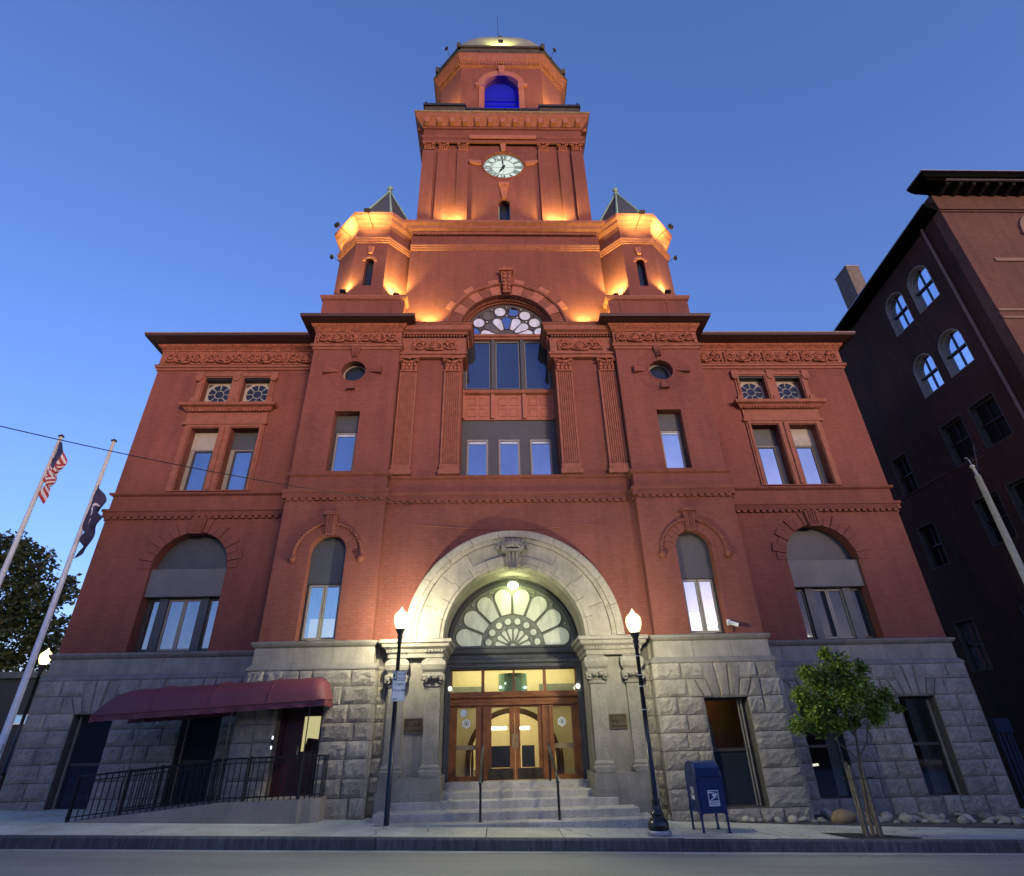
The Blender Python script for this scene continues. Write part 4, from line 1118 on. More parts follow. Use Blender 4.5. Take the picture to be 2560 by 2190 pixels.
# low windows
for s in (-1, 1):
    for k, (c0, w_) in enumerate(WLOW):
        c = s*c0; z0 = .08 if s > 0 else .2; y = 1.31+.28
        b = MB(); b.prism(rect(c-w_, c+w_, z0, 2.48), y, y+.06, [rect(c-w_+.07, c+w_-.07, z0+.06, 2.42)]); b.box(c-w_+.05, c+w_-.05, y-.02, y+.04, 1.27, 1.34)
        W = b.build('window', M['bronze'], CH)
        pane(W, rect(c-w_+.06, c+w_-.06, 1.33, 2.43), y+.02, 'glassc' if (s > 0) else 'glassd'); pane(W, rect(c-w_+.06, c+w_-.06, z0+.05, 1.28), y+.0, 'glassc' if s > 0 else 'glassd')
        b = MB(); 
        for e in (-1, 1): b.box(c+e*(w_-.05)-.02, c+e*(w_-.05)+.02, y-.06, y+.0, z0+.02, 2.45)
        b.build('window_trim', M['alu'], W)
        if s > 0:
            b = MB(); b.box(c-1.2, c+1.2, y+2.0, y+2.05, -.2, 2.9); b.build('room_wall', M['rubber'], W)
            if k == 1: 
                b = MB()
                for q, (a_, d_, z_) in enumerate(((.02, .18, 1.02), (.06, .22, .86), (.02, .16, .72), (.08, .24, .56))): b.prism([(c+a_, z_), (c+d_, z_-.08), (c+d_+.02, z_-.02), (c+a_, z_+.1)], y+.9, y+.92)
                b.build('glow_reflection', glow('amber_glow', (1., .72, .25), 1.1), W)  # glowing shapes stand in for amber light reflected in the pane
            else:
                b = MB(); b.prism([(c+.02, .78), (c+.26, .80), (c+.24, .86), (c+.02, .84)], y+.9, y+.92); b.build('ceiling_lamp', glow('dim_lamp', (1., .9, .7), 1.2), W)
y = -.17+.28; c = 5.40
b = MB(); b.prism(rect(c-.56, c+.56, .12, 2.5), y, y+.06, [rect(c-.49, c+.49, .18, 2.43)]); b.box(c-.5, c+.5, y-.03, y+.04, 1.28, 1.35); W = b.build('window', M['bronze'], CH)
pane(W, rect(c-.5, c+.5, 1.34, 2.44), y+.02, 'glassc'); pane(W, rect(c-.5, c+.5, .17, 1.29), y+.0, 'glassd', 'screen')
b = MB(); b.box(c+.43, c+.46, y-.06, y+.0, .14, 2.46); b.box(c+.36, c+.385, y-.04, y+.0, .14, 2.46); b.build('window_trim', M['alu'], W)
b = MB(); b.box(c-.9, c+1.6, y+1.6, y+1.65, 0, 3.2); b.box(c-.8, c+1.6, y+.05, y+1.6, 3.16, 3.2); b.build('room_wall', M['roomw'], W)
b = MB(); b.prism([(c-.62, 2.35), (c-.12, 2.05), (c-.05, 1.35), (c-.55, 1.5)], y+.9, y+.95); b.build('partition', M['greentrim'], W)
b = MB(); b.box(c-.65, c-.2, y+1.1, y+1.2, 2.75, 2.82); b.build('room_lamp', glow('room_lamp_glow', (1., .62, .25), 14), W)
# side door in the left pavilion, up the ramp
c = -5.40; y = -.17+.40
b = MB(); b.prism(rect(c-.56, c+.56, .5, 2.5), y, y+.06, [rect(c+.0, c+.42, 1.50, 2.28)]); b.prism(rect(c-.56, c+.56, .5, 2.5), y-.08, y-.001, [rect(c-.46, c+.46, .5, 2.42)]); DS = b.build('side_door', M['maroond'], CH)
pane(DS, rect(c-.01, c+.43, 1.49, 2.29), y+.03, 'glassc')
b = MB(); b.box(c-.5, c+1.2, y+.9, y+.92, .6, 2.9); b.build('lit_lobby', glow('lit_corridor', (1., .86, .42), .75), DS)
b = MB(); b.prism([(c-.3, .5), (c+1.1, .5), (c+1.1, 1.66), (c-.0, 1.80)], y+.5, y+.52); b.build('counter', M['woodd'], DS)
b = MB(); b.box(c-.06, c-.02, y-.06, y-.02, 1.35, 1.62); b.build('handle', M['gilt'], DS)
# ================================================================== portal
def ringstones(r0, r1, n, y, dp, off=0, h=0., a0=0, a1=pi, name='arch_stone', gap=.006):
    for i in range(n):
        q0, q1 = a0+(a1-a0)*i/n, a0+(a1-a0)*(i+1)/n
        g = gap/r1
        b = MB(); b.prism(wedge(0, 4.08, r0, r1, q0+g, q1-g, 4), y, y+dp)
        if h:   # raised roll moulding near the rim
            rm = r0+(r1-r0)*.62
            b.prism(wedge(0, 4.08, rm-.09, rm+.10, q0+g, q1-g, 4), y-h, y)
            b.prism(wedge(0, 4.08, r1-.05, r1, q0+g, q1-g, 4), y-h*.5, y)
        b.build(name, M['gran'], CH)
ringstones(2.66, 3.0, 11, -.02, .36, h=.07)
ringstones(2.24, 2.65, 9, .03, .32)
ringstones(1.93, 2.23, 13, -.03, .42, h=.03)
b = MB(); b.prism(wedge(0, 4.08, 1.95, 2.3, 0, pi, 40), .34, 1.5, back=False); b.build('arch_soffit', M['granb'], CH)
b = MB(); b.prism(wedge(0, 4.08, 2.15, 2.7, 0, pi, 40), .1, .3); b.build('arch_backing', M['mortar'], CH)
for s in (-1, 1):
    b = MB()
    b.box(*sorted((s*1.95, s*3.34)), .10, 1.6, -.5, 4.0)      # pier body
    b.box(*sorted((s*1.84, s*3.38)), -.16, 1.55, -.6, .60); b.box(*sorted((s*1.86, s*3.35)), -.13, 1.5, .60, .90)
    b.box(*sorted((s*1.90, s*2.38)), -.14, .2, .9, 1.02); b.box(*sorted((s*2.87, s*3.33)), -.14, .2, .9, 1.02)
    PB = b.build('portal_pier', M['granb'], CH)
    for (xa, xb) in ((1.95, 2.34), (2.90, 3.28)):
        cx = s*(xa+xb)/2; hw = (xb-xa)/2
        b = MB(); b.box(cx-hw, cx+hw, -.02, .2, 1.16, 2.92); b.sweep([(0, .92), (.07, .94), (.08, 1.0), (.04, 1.05), (.045, 1.10), (0, 1.16)], [(cx-hw, .2), (cx-hw, -.02), (cx+hw, -.02), (cx+hw, .2)])
        p = b.build('portal_pilaster', M['granb'], CH)
        b = MB(); b.smooth = False
        b.sweep([(0, 2.88), (.03, 2.90), (.03, 2.94), (0, 2.97), (.03, 3.03), (.10, 3.08), (.11, 3.16), (.05, 3.20), (.05, 3.24), (.10, 3.30), (.13, 3.42), (.10, 3.52), (.03, 3.56), (.02, 3.60)], [(cx-hw, .2), (cx-hw, -.02), (cx+hw, -.02), (cx+hw, .2)])
        b.smooth = True
        for e in (-1, 1):
            b.tube([(cx+e*(hw+.02), -.12, 3.06), (cx+e*(hw+.02), .15, 3.06)], .085, 8); b.ball((cx+e*(hw+.02), -.14, 3.06), .045, 6, 4)
            b.ball((cx+e*.09, -.14, 3.12), .07, 6, 4)
        b.build('capital', M['granb'], p)
    path = [(s*3.33, C_Y), (s*3.33, -.04), (s*1.93, -.04), (s*1.93, 1.45)]
    if s < 0: pass
    else: path = list(reversed(path))
    b = MB(); b.sweep([(0, 3.58), (.03, 3.60), (.03, 3.70), (.06, 3.72), (.08, 3.80), (.17, 3.86), (.19, 3.93), (.24, 3.96), (.24, 4.04), (0, 4.08)], path); b.box(*sorted((s*1.95, s*3.3)), 0, 1.45, 3.6, 4.06); b.build('impost', M['granb'], CH)
    b = MB()
    for xx in (2.14, 3.09):
        for k in range(6): b.box(s*xx-.24+k*.085, s*xx-.19+k*.085, -.155, -.06, 3.73, 3.80)
    tag(b.build('dentils', M['granb'], CH), kind='stuff')
# carved keystone with eagle-like crown of leaves
b = MB(); b.prism([(-.12, 5.92), (.12, 5.92), (.22, 6.45), (-.22, 6.45)], -.16, .1); b.prism(rect(-.30, .30, 6.40, 6.47), -.26, .1)
b.smooth = True
for i in range(9):
    a = pi*(i+.5)/9; b.ball((.26*cos(a), -.20, 6.50+.13*sin(a)), .10, 6, 5, (.8, .7, 1.2)); b.ball((.42*cos(a), -.12, 6.52+.22*sin(a)), .085, 6, 4)
for g in (-.08, 0, .08): b.tube([(g, -.17, 5.95), (g*1.5, -.18, 6.38)], .022, 5)
b.build('keystone', M['granb'], CH)
# dark iron screen: jambs, transom and rings
y = 1.42
b = MB()
for s in (-1, 1): b.box(*sorted((s*1.80, s*1.95)), y-.05, y+.35, .65, 3.5); b.box(*sorted((s*1.86, s*1.93)), y-.2, y-.05, .65, 3.5)
b.sweep([(0, 3.46), (.05, 3.48), (.05, 3.56), (.10, 3.60), (.10, 3.68), (.02, 3.70), (.02, 3.80), (.12, 3.86), (.14, 3.96), (.18, 3.99), (.18, 4.04), (0, 4.06)], [(-1.95, y), (1.95, y)])
b.box(-1.9, 1.9, y, y+.3, 3.44, 4.06)
b.prism(wedge(0, 4.03, 1.80, 2.12, 0, pi, 40), y+.02, y+.2); b.prism(wedge(0, 4.03, 1.86, 1.90, 0, pi, 32), y-.03, y+.02)
for i in range(20): b.box(-1.75+i*.18, -1.69+i*.18, y-.06, y-.02, 3.71, 3.78)
b.build('door_surround', M['grey'], CH)
ps = []; n = 8; cz = 4.03
for i in range(n): ps.append(petal(0, cz, pi*(i+.5)/n, .93, 1.72, .155, .268, 8))
for i in range(n): a = pi*(i+.5)/n; ps.append(arcpts(.735*cos(a), cz+.735*sin(a), .112, 0, 2*pi, 14)[:-1])
for i in range(n): ps.append(petal(0, cz, pi*(i+.5)/n, .17, .55, .022, .085, 5))
for i in range(9): a = pi*i/8; ps.append([(q[0], q[1]) for q in arcpts(1.70*cos(a), cz+1.70*sin(a), .055, a, a+2*pi, 3)[:-1]])
ps.append(wedge(0, cz, .001, .11, .05, pi-.05, 8))
fanlight(0, cz, 1.82, y+.08, M['greentrim'], M['doorpane'], ps, .012, .02)
# timber doors
y = 1.55
def frame(name, x0, x1, z0, z1, hole, yy, d, mat, par): 
    b = MB(); b.prism(rect(x0, x1, z0, z1), yy, yy+d, [rect(*h_) for h_ in hole]); return b.build(name, M[mat], par)
ES = frame('door_frame', -1.88, 1.88, .70, 2.50, [(-.775, .775, .702, 2.495), (-1.60, -1.07, .81, 2.44), (1.07, 1.60, .81, 2.44)], y, .10, 'wood', CH)
for c in (-1.76, -.92, .92, 1.76):
    b = MB()
    for dx in ((-.10, .10) if abs(c) < 1 else (0,)): b.box(c+dx-.055, c+dx+.055, y-.05, y, .70, 2.48)
    b.build('door_pilaster', M['wood'], ES)
b = MB(); b.sweep([(0, 2.48), (.07, 2.50), (.07, 2.57), (.03, 2.59), (.03, 2.66), (.10, 2.70), (.10, 2.74), (.02, 2.76), (.02, 2.81), (0, 2.82)], [(-1.88, y), (1.88, y)]); b.box(-1.88, 1.88, y, y+.1, 2.48, 2.82); b.build('door_lintel', M['wood'], ES)
for e in (-1, 1):
    D = frame('door', *sorted((0.004*e, .772*e)), .71, 2.49, [tuple(sorted((e*.145, e*.645)))+(.98, 2.44)], y+.01, .06, 'wood', CH)
    pane(D, rect(*sorted((e*.14, e*.65)), 1.50, 2.45), y+.04, 'glassc')
    pane(D, rect(*(sorted((e*.14, e*.65)) if e < 0 else (.18, .53)), .99, 1.50), y+.035, 'rubber', 'dark_panel')
    if e > 0: pane(D, rect(.53, .65, .98, 1.5), y+.04, 'glassc')
    pane(D, rect(*sorted((e*.06, e*.72)), .72, .97), y-.004, 'bronzep', 'kick_plate')
    b = MB(); b.box(*sorted((e*.03, e*.075)), y-.04, y-.0, 1.45, 1.78); b.build('handle', M['gilt'], D)
    pane(ES, rect(*sorted((e*1.06, e*1.61)), .80, 2.45), y+.04, 'glassc')
    b = MB(); b.box(*sorted((e*1.07, e*1.60)), y+.03, y+.05, 1.42, 1.53); b.build('glazing_bar', M['gilt'], ES)
    cx = e*1.33-.01; zc = 2.06
    b = MB(); b.prism(arcpts(cx, zc, .125, pi/6, 2*pi+pi/6, 6)[:-1], y+.028, y+.034); st = b.build('sticker', M['paper'], ES)
    b = MB(); b.prism(arcpts(cx, zc+.0, .07, 0, 2*pi, 14)[:-1], y+.022, y+.027, [arcpts(cx, zc, .058, 0, 2*pi, 14)[:-1]]); b.box(cx-.03, cx+.03, y+.022, y+.027, zc-.03, zc+.01); b.box(cx-.012, cx+.012, y+.022, y+.027, zc, zc+.04); b.build('emblem', M['grey2'], st)
b = MB(); b.prism(arcpts(-1.42, 2.32, .10, 0, 2*pi, 12)[:-1], y+.028, y+.034); b.build('sticker', M['palepane'], ES)
b = MB(); b.prism(rect(-1.88, 1.88, 2.80, 3.48), y+.0, y+.08, [(rect(a+.03, c-.03, 2.85, 3.41)) for a, c in ((-1.79, -.90), (-.87, 0), (0, .87), (.90, 1.79))]); TL = b.build('transom_light', M['wood'], CH)
for a, c in ((-1.79, -.90), (-.87, 0), (0, .87), (.90, 1.79)): pane(TL, rect(a+.025, c-.025, 2.84, 3.42), y+.04, 'glassc')
# lobby seen through the doors
def room(name, mat, *bx):
    b = MB()
    for q in bx: b.box(*q)
    return b.build(name, M[mat], CH)
room('lobby_wall', 'plaster', (-2.4, -2.35, 1.7, 7, .7, 3.9), (2.35, 2.4, 1.7, 7, .7, 3.9))
b = MB(); b.prism(rect(-2.4, 2.4, .69, 3.9), 3.6, 3.8, [[(-1.3, .7), (1.3, .7)]+arcpts(0, 1.12, 1.3, 0, pi, 20, 1.25)]); b.build('lobby_wall', M['plaster'], CH)
b = MB(); b.prism([(-1.45, .7), (1.45, .7)]+arcpts(0, 1.12, 1.45, 0, pi, 20, 1.40), 3.52, 3.62, [[(-1.3, .701), (1.3, .701)]+arcpts(0, 1.12, 1.3, 0, pi, 20, 1.25)])
b.build('lobby_arch', M['woodd'], CH)
room('lobby_wall', 'plaster2', (-2.4, 2.4, 7.0, 7.05, .7, 3.9))
room('lobby_ceiling', 'plaster', (-2.4, 2.4, 1.7, 7.05, 3.88, 3.94))
room('lobby_floor', 'woodd', (-2.4, 2.4, 1.68, 7.05, .62, .69))
for (x0, x1, z0, z1, yy) in ((-2.2, -.95, 2.86, 3.12, 3.3), (.85, 2.2, 2.86, 3.16, 3.3)): room('lobby_beam', 'greentrim', (x0, x1, yy, yy+.15, z0, z1))
b = MB(); 
for xx in (-1.35, -1.22, 1.3, 1.42): b.lathe([(.05, 0), (.03, .1), (.045, .4), (.025, .7), (.05, .8)], xx, 3.0, 8, .7)
b.build('baluster', M['woodd'], CH)
for (xx, zz, ww, st) in ((-.42, 1.98, .26, 7), (.42, 1.97, .20, 7)):
    b = MB(); b.box(xx-ww, xx+ww, 5.6, 5.7, zz-.05, zz+.05); b.build('lobby_lamp', glow('cool_lamp', (1, .98, .85), st), CH)
b = MB(); b.box(-1.9, 1.9, 2.3, 3.2, 3.80, 3.86); b.build('lobby_lamp', glow('warm_ceiling_lamp', (1., .88, .54), 10), CH)
b = MB(); b.box(-1.2, 1.2, 4.4, 5.4, 3.80, 3.86); b.build('lobby_lamp', glow('warm_ceiling_lamp2', (1., .92, .62), 20), CH)
b = MB(); b.lathe([(.44, 0), (.44, .52)], 0, 2.7, 20, 2.88, cap=False); b.build('lobby_chandelier', M['chand'], CH)
b = MB()
for (xx, zz) in ((-.22, 3.12), (.05, 3.05), (.2, 3.14), (-.38, 3.02), (.36, 3.0), (-.1, 2.99)): b.ball((xx, 2.35, zz), .035, 6, 4)
b.build('chandelier_bulbs', glow('bulb_glow', (.85, 1, .9), 9), CH)

# ================================================================== entrance steps
ST = empty('entrance_steps', (0, -1.0, gz(0)), 'grey granite steps rising to the arched wooden entrance doors', 'steps')
ST.location = (0, 0, 0)
for i, (z, yf, xa, xb) in enumerate(((.09, -1.25, -3.32, 3.02), (.25, -.79, -3.28, 2.72), (.41, -.17, -3.02, 2.37), (.555, .27, -1.86, 1.90), (.70, .98, -1.84, 1.86))):
    n = (2, 3, 3, 2, 2)[i]; r = random.Random(i)
    cuts = [xa]+[xa+(xb-xa)*(k+r.uniform(-.15, .15))/n for k in range(1, n)]+[xb]
    for k in range(n):
        b = MB(); zb = z-.16 if i else -.35
        x0, x1 = cuts[k]+.003, cuts[k+1]-.003
        yb = 1.7 if i > 2 else (.9 if i else .5)
        b.add([(x0, yf+.0, zb), (x1, yf, zb), (x1, yb, zb), (x0, yb, zb), (x0, yf, z-.012), (x1, yf, z-.012), (x1, yf+.012, z), (x0, yf+.012, z), (x1, yb, z), (x0, yb, z)],
              [(0, 3, 2, 1), (0, 1, 5, 4), (4, 5, 6, 7), (7, 6, 8, 9), (1, 2, 8, 6, 5), (3, 0, 4, 7, 9), (2, 3, 9, 8)])
        b.build('step_stone', M['steps'], ST)
def handrail(x, lab):
    H = empty('handrail', (x, -1.04, .09), lab, 'handrail', 'handrails on the entrance steps')
    b = MB(); b.box(-.025, .025, -.025, .025, 0, .78); b.build('post', M['black'], H)
    b = MB(); b.box(-.022, .022, 1.93, 1.975, .61, 1.38); b.build('post', M['black'], H)
    b = MB(); b.tube([(0, -.05, .70), (0, .0, .78), (0, 1.95, 1.40), (0, 2.25, 1.42)], .036, 8); b.build('rail', M['black'], H)
    b = MB(); b.lathe([(.05, 0), (.05, .015), (.02, .02)], 0, 0, 10); b.build('base_plate', M['black'], H)
    return H
handrail(-.87, 'black iron handrail on the left side of the entrance steps')
handrail(.87, 'black iron handrail on the right side of the entrance steps')
# plaques
for x0, x1, lab in ((-2.85, -2.36, 'bronze wall plaque on the granite left of the entrance doors'), (2.36, 2.83, 'bronze wall plaque on the granite right of the entrance doors')):
    cx = (x0+x1)/2
    p = empty('plaque', (cx, .10, 2.01), lab, 'plaque', 'bronze plaques either side of the entrance')
    b = MB(); b.box(-.24, .24, -.025, 0, -.17, .17); b.build('plate', M['bronzep'], p)
    b = MB(); b.prism(rect(-.24, .24, -.17, .17), -.035, -.025, [rect(-.222, .222, -.152, .152)]); b.build('rim', M['bronzel'], p)
    textmesh('lettering', 'CITY', .11, M['bronzel'], p, (0, -.028, .055)); textmesh('lettering', 'BUILDING', .095, M['bronzel'], p, (0, -.028, -.06))

# ================================================================== street lamps
GL = None
def globe_mesh():
    b = MB(); b.smooth = True
    b.lathe([(.09, 0), (.135, .03), (.185, .15), (.20, .27), (.185, .36), (.12, .44), (.07, .47)], 0, 0, 16); return b
def lamp_post(x, y, h, lab, fancy=True, r=.06, globe=None):
    L = empty('street_lamp', (x, y, gz(x)), lab, 'street lamp', 'acorn globe street lamps')
    b = MB(); b.smooth = True
    if fancy:
        b.lathe([(.235, 0), (.24, .05), (.235, .09)], 0, 0, 20); b.build('footing', M['steel'], L)
        b = MB(); b.smooth = True
        b.lathe([(.20, .09), (.21, .13), (.205, .20), (.17, .27), (.12, .30), (.11, .33), (.135, .345), (.135, .375), (.10, .40), (.085, .50), (.075, .56), (.09, .58), (.09, .60), (.068, .62)], 0, 0, 20); b.build('base', M['black'], L)
        z0 = .6
    else: z0 = 0
    b = MB(); b.smooth = True; b.tube([(0, 0, z0), (0, 0, h-.35)], r, 12, r1=r*.72); b.build('pole', M['black'], L)
    b = MB(); b.smooth = True; b.lathe([(.045, 0), (.06, .05), (.05, .12), (.075, .17), (.055, .22), (.10, .30), (.12, .36), (.09, .37)], 0, 0, 14, h-.42); b.build('fitter', M['blackm'], L)
    g = link('globe', GLD, L, (0, 0, h-.05), None, (.92, .92, .92))
    b = MB(); b.smooth = True; b.ball((0, 0, h+.17), .075, 10, 8, (1, 1, 1.3)); b.build('bulb', M['bulbglow'], L)
    b = MB(); b.smooth = True; b.lathe([(.07, 0), (.06, .04), (.03, .07), (.02, .11), (.0, .13)], 0, 0, 10, h+.36); b.build('cap', M['capglow'], L)
    return L
GLD = globe_mesh().data('globe', M['globe'])
LR = lamp_post(2.74, -2.26, 3.92, 'black street lamp with fluted round base standing right of the entrance steps')
LL = lamp_post(-2.89, -1.18, 4.12, 'black straight street lamp left of the steps carrying the parking sign', fancy=False, r=.062)
LF = lamp_post(-16.2, 5.2, 3.85, 'lit globe street lamp far left behind the flagpole by the corner')
# steel straps + side-on sign on the right lamp
for zz in (3.35, 2.95, 2.72, 2.25):
    b = MB(); b.tube([(.052*cos(a), .052*sin(a), zz) for a in [2*pi*i/10 for i in range(10)]], .009, 4, closed=True); b.build('strap', M['paper'], LR)
for (z0, z1, mat_, lab, cat_) in ((2.95, 3.5, 'paper', 'white street sign seen nearly edge on, upper one on the right lamp', 'sign'), (2.16, 2.76, 'signblue', 'blue grey street sign seen edge on, lower one on the right lamp', 'sign')):
    b = MB(); b.box(.06, .34, -.004, .004, z0, z1); o = b.build('street_sign', M[mat_], None, (2.74, -2.22, gz(2.74))); o.rotation_euler = (0, 0, radians(70)); tag(o, lab, cat_)
# parking sign on the left lamp
S_ = empty('parking_sign', (-2.82, -1.26, 2.83), 'white and green parking hours sign fixed to the left lamp post', 'sign'); S_.rotation_euler = (0, 0, radians(10))
b = MB(); b.box(-.155, .155, 0, .006, -.33, .33); b.build('plate', M['paper'], S_)
b = MB(); b.prism(rect(-.145, .145, -.32, .32), -.002, 0, [rect(-.137, .137, -.312, .312)]); b.prism(rect(-.137, .137, .118, .128), -.002, 0); b.prism(rect(-.137, -.055, .128, .312), -.002, 0); b.build('border', M['signg'], S_)
textmesh('numeral', '2', .19, M['paper'], S_, (-.096, -.004, .222), sx=.8)
textmesh('lettering', 'HOUR', .075, M['signg'], S_, (.042, -.003, .255)); textmesh('lettering', 'PARKING', .052, M['signg'], S_, (.042, -.003, .17))
textmesh('lettering', '7 AM', .095, M['signk'], S_, (0, -.003, .03)); textmesh('lettering', 'TO 6 PM', .085, M['signk'], S_, (0, -.003, -.10))
b = MB(); b.prism([(-.12, -.28), (-.09, -.255), (-.09, -.27), (-.03, -.27), (-.03, -.29), (-.09, -.29), (-.09, -.305)], -.003, 0); b.build('arrow', M['signg'], S_)

# ================================================================== mailbox
MBX = empty('mailbox', (3.97, -1.72, gz(3.97)), 'blue rounded top postal collection box right of the entrance steps', 'mailbox', rz=radians(3))
wd = .27
def boxprof(): return [(-.30, .36), (-.30, .98)]+[(-.30+.30*(1-cos(a)) if False else .0-.30*cos(a), 1.0+.28*sin(a)) for a in [pi*i/12 for i in range(13)]]+[(.30, .98), (.30, .36)]
b = MB(); pr = boxprof()   # (y,z) profile
v = [(-wd, q[0], q[1]) for q in pr]+[(wd, q[0], q[1]) for q in pr]; k = len(pr)
fs = [tuple(range(k)), tuple(range(2*k-1, k-1, -1))]+[(i+k, i, (i+1) % k, (i+1) % k+k)[::-1] for i in range(k)]
fs = [tuple(reversed(f)) for f in fs]
b.add(v, fs); BX = b.build('body', M['blue'], MBX)
for s in (-1, 1):
    b = MB(); n = len(pr)
    b.tube([(s*wd, q[0], q[1]) for q in pr], .012, 5, closed=True); b.build('rim', M['blue'], BX)
b = MB(); b.box(-wd+.03, wd-.03, -.325, -.295, .42, .96); b.box(-wd+.03, wd-.03, -.335, -.30, .93, .965); b.build('front_panel', M['blue'], BX)
b = MB(); b.box(-.235, .235, -.33, -.20, 1.0, 1.16); b.box(-.02, .02, -.345, -.33, 1.03, 1.09); b.build('chute_door', M['blue'], BX)
for sx in (-1, 1):
    for sy in (-1, 1):
        b = MB(); b.box(sx*wd-.02, sx*wd+.02, sy*.29-.02, sy*.29+.02, 0, .98 if sy < 0 else .5); b.box(sx*wd-.035, sx*wd+.035, sy*.29-.035, sy*.29+.035, 0, .02); b.build('leg', M['blue'], MBX)
b = MB(); b.prism([(-wd, .36), (wd, .36), (wd, .28), (wd-.06, .34), (-wd+.06, .34), (-wd, .28)], -.30, -.28); b.build('apron', M['blue'], BX)
def postlogo(parent, T):
    def pl(name, poly, y0, mat):
        b = MB(); b.T = T; b.prism(poly, y0, y0+.002); return b.build(name, M[mat], parent)
    pl('label_plate', [(-.115, -.14), (.115, -.14), (.115, .14), (-.115, .14)], -.002, 'postw')
    pl('logo_field', [(-.098, -.042), (.098, -.042), (.098, .122), (-.098, .122)], -.004, 'blue')
    pl('eagle_emblem', [(-.098, .112), (-.06, .112), (.05, .092), (.09, .062), (.075, .048), (.055, .066), (.0, .084), (-.098, .090)], -.006, 'postw')
    pl('eagle_emblem', [(-.02, .074), (.04, .066), (.068, .050), (.085, .038), (.05, .036), (.012, -.006), (-.03, -.024), (-.095, -.038), (-.02, .004), (.006, .032), (-.035, .04)], -.006, 'postw')
    pl('eagle_emblem', [(.065, .02), (.088, .02), (.078, .004), (.052, .004)], -.006, 'postw')
postlogo(MBX, Matrix.Translation((.035, -.332, .61)))
textmesh('lettering', 'UNITED STATES', .026, M['blue'], MBX, (.035, -.336, .545-.008), bold=.0004); textmesh('lettering', 'POSTAL SERVICE', .026, M['blue'], MBX, (.035, -.336, .508-.006), bold=.0004)
postlogo(MBX, Matrix.Translation((-wd-.003, .02, .68)) @ Matrix.Rotation(-pi/2, 4, 'Z') @ Matrix.Scale(.8, 4))
o = MB(); o.add([(3.1, -2.72, gz(3.1)+.008), (4.9, -2.72, gz(4.9)+.008), (4.7, -1.75, gz(4.7)+.008), (3.3, -1.8, gz(3.3)+.008)], [(0, 1, 2, 3)])
pd = o.build('concrete_pad', M['side'], pav)
# security camera
K = empty('security_camera', (6.02, -.02, 4.10), 'small white security camera on the granite ledge beside the arched window', 'camera')
b = MB(); b.smooth = True; b.tube([(-.12, -.05, .26), (.10, -.16, .16)], .055, 10); b.build('housing', M['postw'], K)
b = MB(); b.box(-.14, -.06, -.05, .03, .18, .33); b.build('mount', M['postw'], K)
b = MB(); b.tube([(.10, -.16, .16), (.135, -.18, .14)], .045, 10); b.tube([(0, -.03, .18), (0, 0.0, 0)], .012, 6); b.build('lens', M['rubber'], K)

# ================================================================== access ramp and its canopy
RP = empty('access_ramp', (-7.2, -.3, gz(-7.2)), 'stained concrete ramp climbing to the side door under the awning', 'ramp'); RP.location = (0, 0, 0)
b = MB(); tops = [(-10.4, .235), (-9.7, .30), (-8.9, .37), (-7.6, .475), (-6.7, .56), (-4.92, .585)]
v = []; 
for xx, zz in tops: v += [(xx, -.92, gz(xx)-.3), (xx, -.92, zz), (xx, 1.28, zz), (xx, 1.28, gz(xx)-.3)]
fs = []
for i in range(len(tops)-1): a = i*4; c = a+4; fs += [(a, c, c+1, a+1), (a+1, c+1, c+2, a+2)]
fs += [(0, 1, 2, 3)]
b.add(v, fs)
b.prism([(0, 0)]*0 or rect(0, 1, 0, 1), 9, 9.001) if False else None
b.add([(-4.92, -.92, -.3), (-4.50, -.66, -.3), (-4.50, -.15, -.3), (-4.92, -.92, .585), (-4.50, -.66, .585), (-4.50, -.15, .585), (-4.92, -.15, .585)], [(0, 1, 4, 3), (1, 2, 5, 4), (3, 4, 5, 6)])
b.build('ramp_wall', M['conc'], RP)
RL = empty('ramp_railing', (-7.2, -.85, .5), 'black iron railing along the ramp beneath the maroon awning', 'railing'); RL.location = (0, 0, 0)
def topz(xx):
    for (a, za), (c, zc) in zip(tops, tops[1:]):
        if a <= xx <= c: return za+(zc-za)*(xx-a)/(c-a)
    return tops[-1][1] if xx > -5 else tops[0][1]
def railz(xx): return topz(xx)+.84
xs = []; x = -9.85
while x < -4.95: xs.append(x); x += .135
for xx in xs:
    b = MB(); b.box(-.009, .009, -.009, .009, 0, .84); b.build('baluster', M['black'], RL, (xx, -.86, topz(xx)))
for xx in (-9.9, -8.82, -8.1, -6.9, -6.15, -4.95):
    b = MB(); b.box(-.022, .022, -.022, .022, 0, .88); b.build('post', M['black'], RL, (xx, -.86, topz(xx)))
for dz, r in ((.84, .020), (.74, .012), (.08, .012)):
    b = MB(); b.tube([(xx, -.86, topz(xx)+dz) for xx in (-9.95, -9.7, -8.9, -7.6, -6.7, -4.92)], r, 6); b.build('rail', M['black'], RL)
for dz, r in ((.84, .020), (.08, .012)):
    b = MB(); b.tube([(-4.92, -.86, .585+dz), (-4.55, -.62, .585+dz), (-4.55, -.2, .585+dz)], r, 6); b.build('rail', M['black'], RL)
for i in range(1, 4): 
    t = i/4; b = MB(); b.box(-.009, .009, -.009, .009, 0, .84); b.build('baluster', M['black'], RL, (-4.92+.37*t, -.86+.24*t, .585))
for i in range(0, 4): b = MB(); b.box(-.009, .009, -.009, .009, 0, .84); b.build('baluster', M['black'], RL, (-4.55, -.6+.12*i, .585))
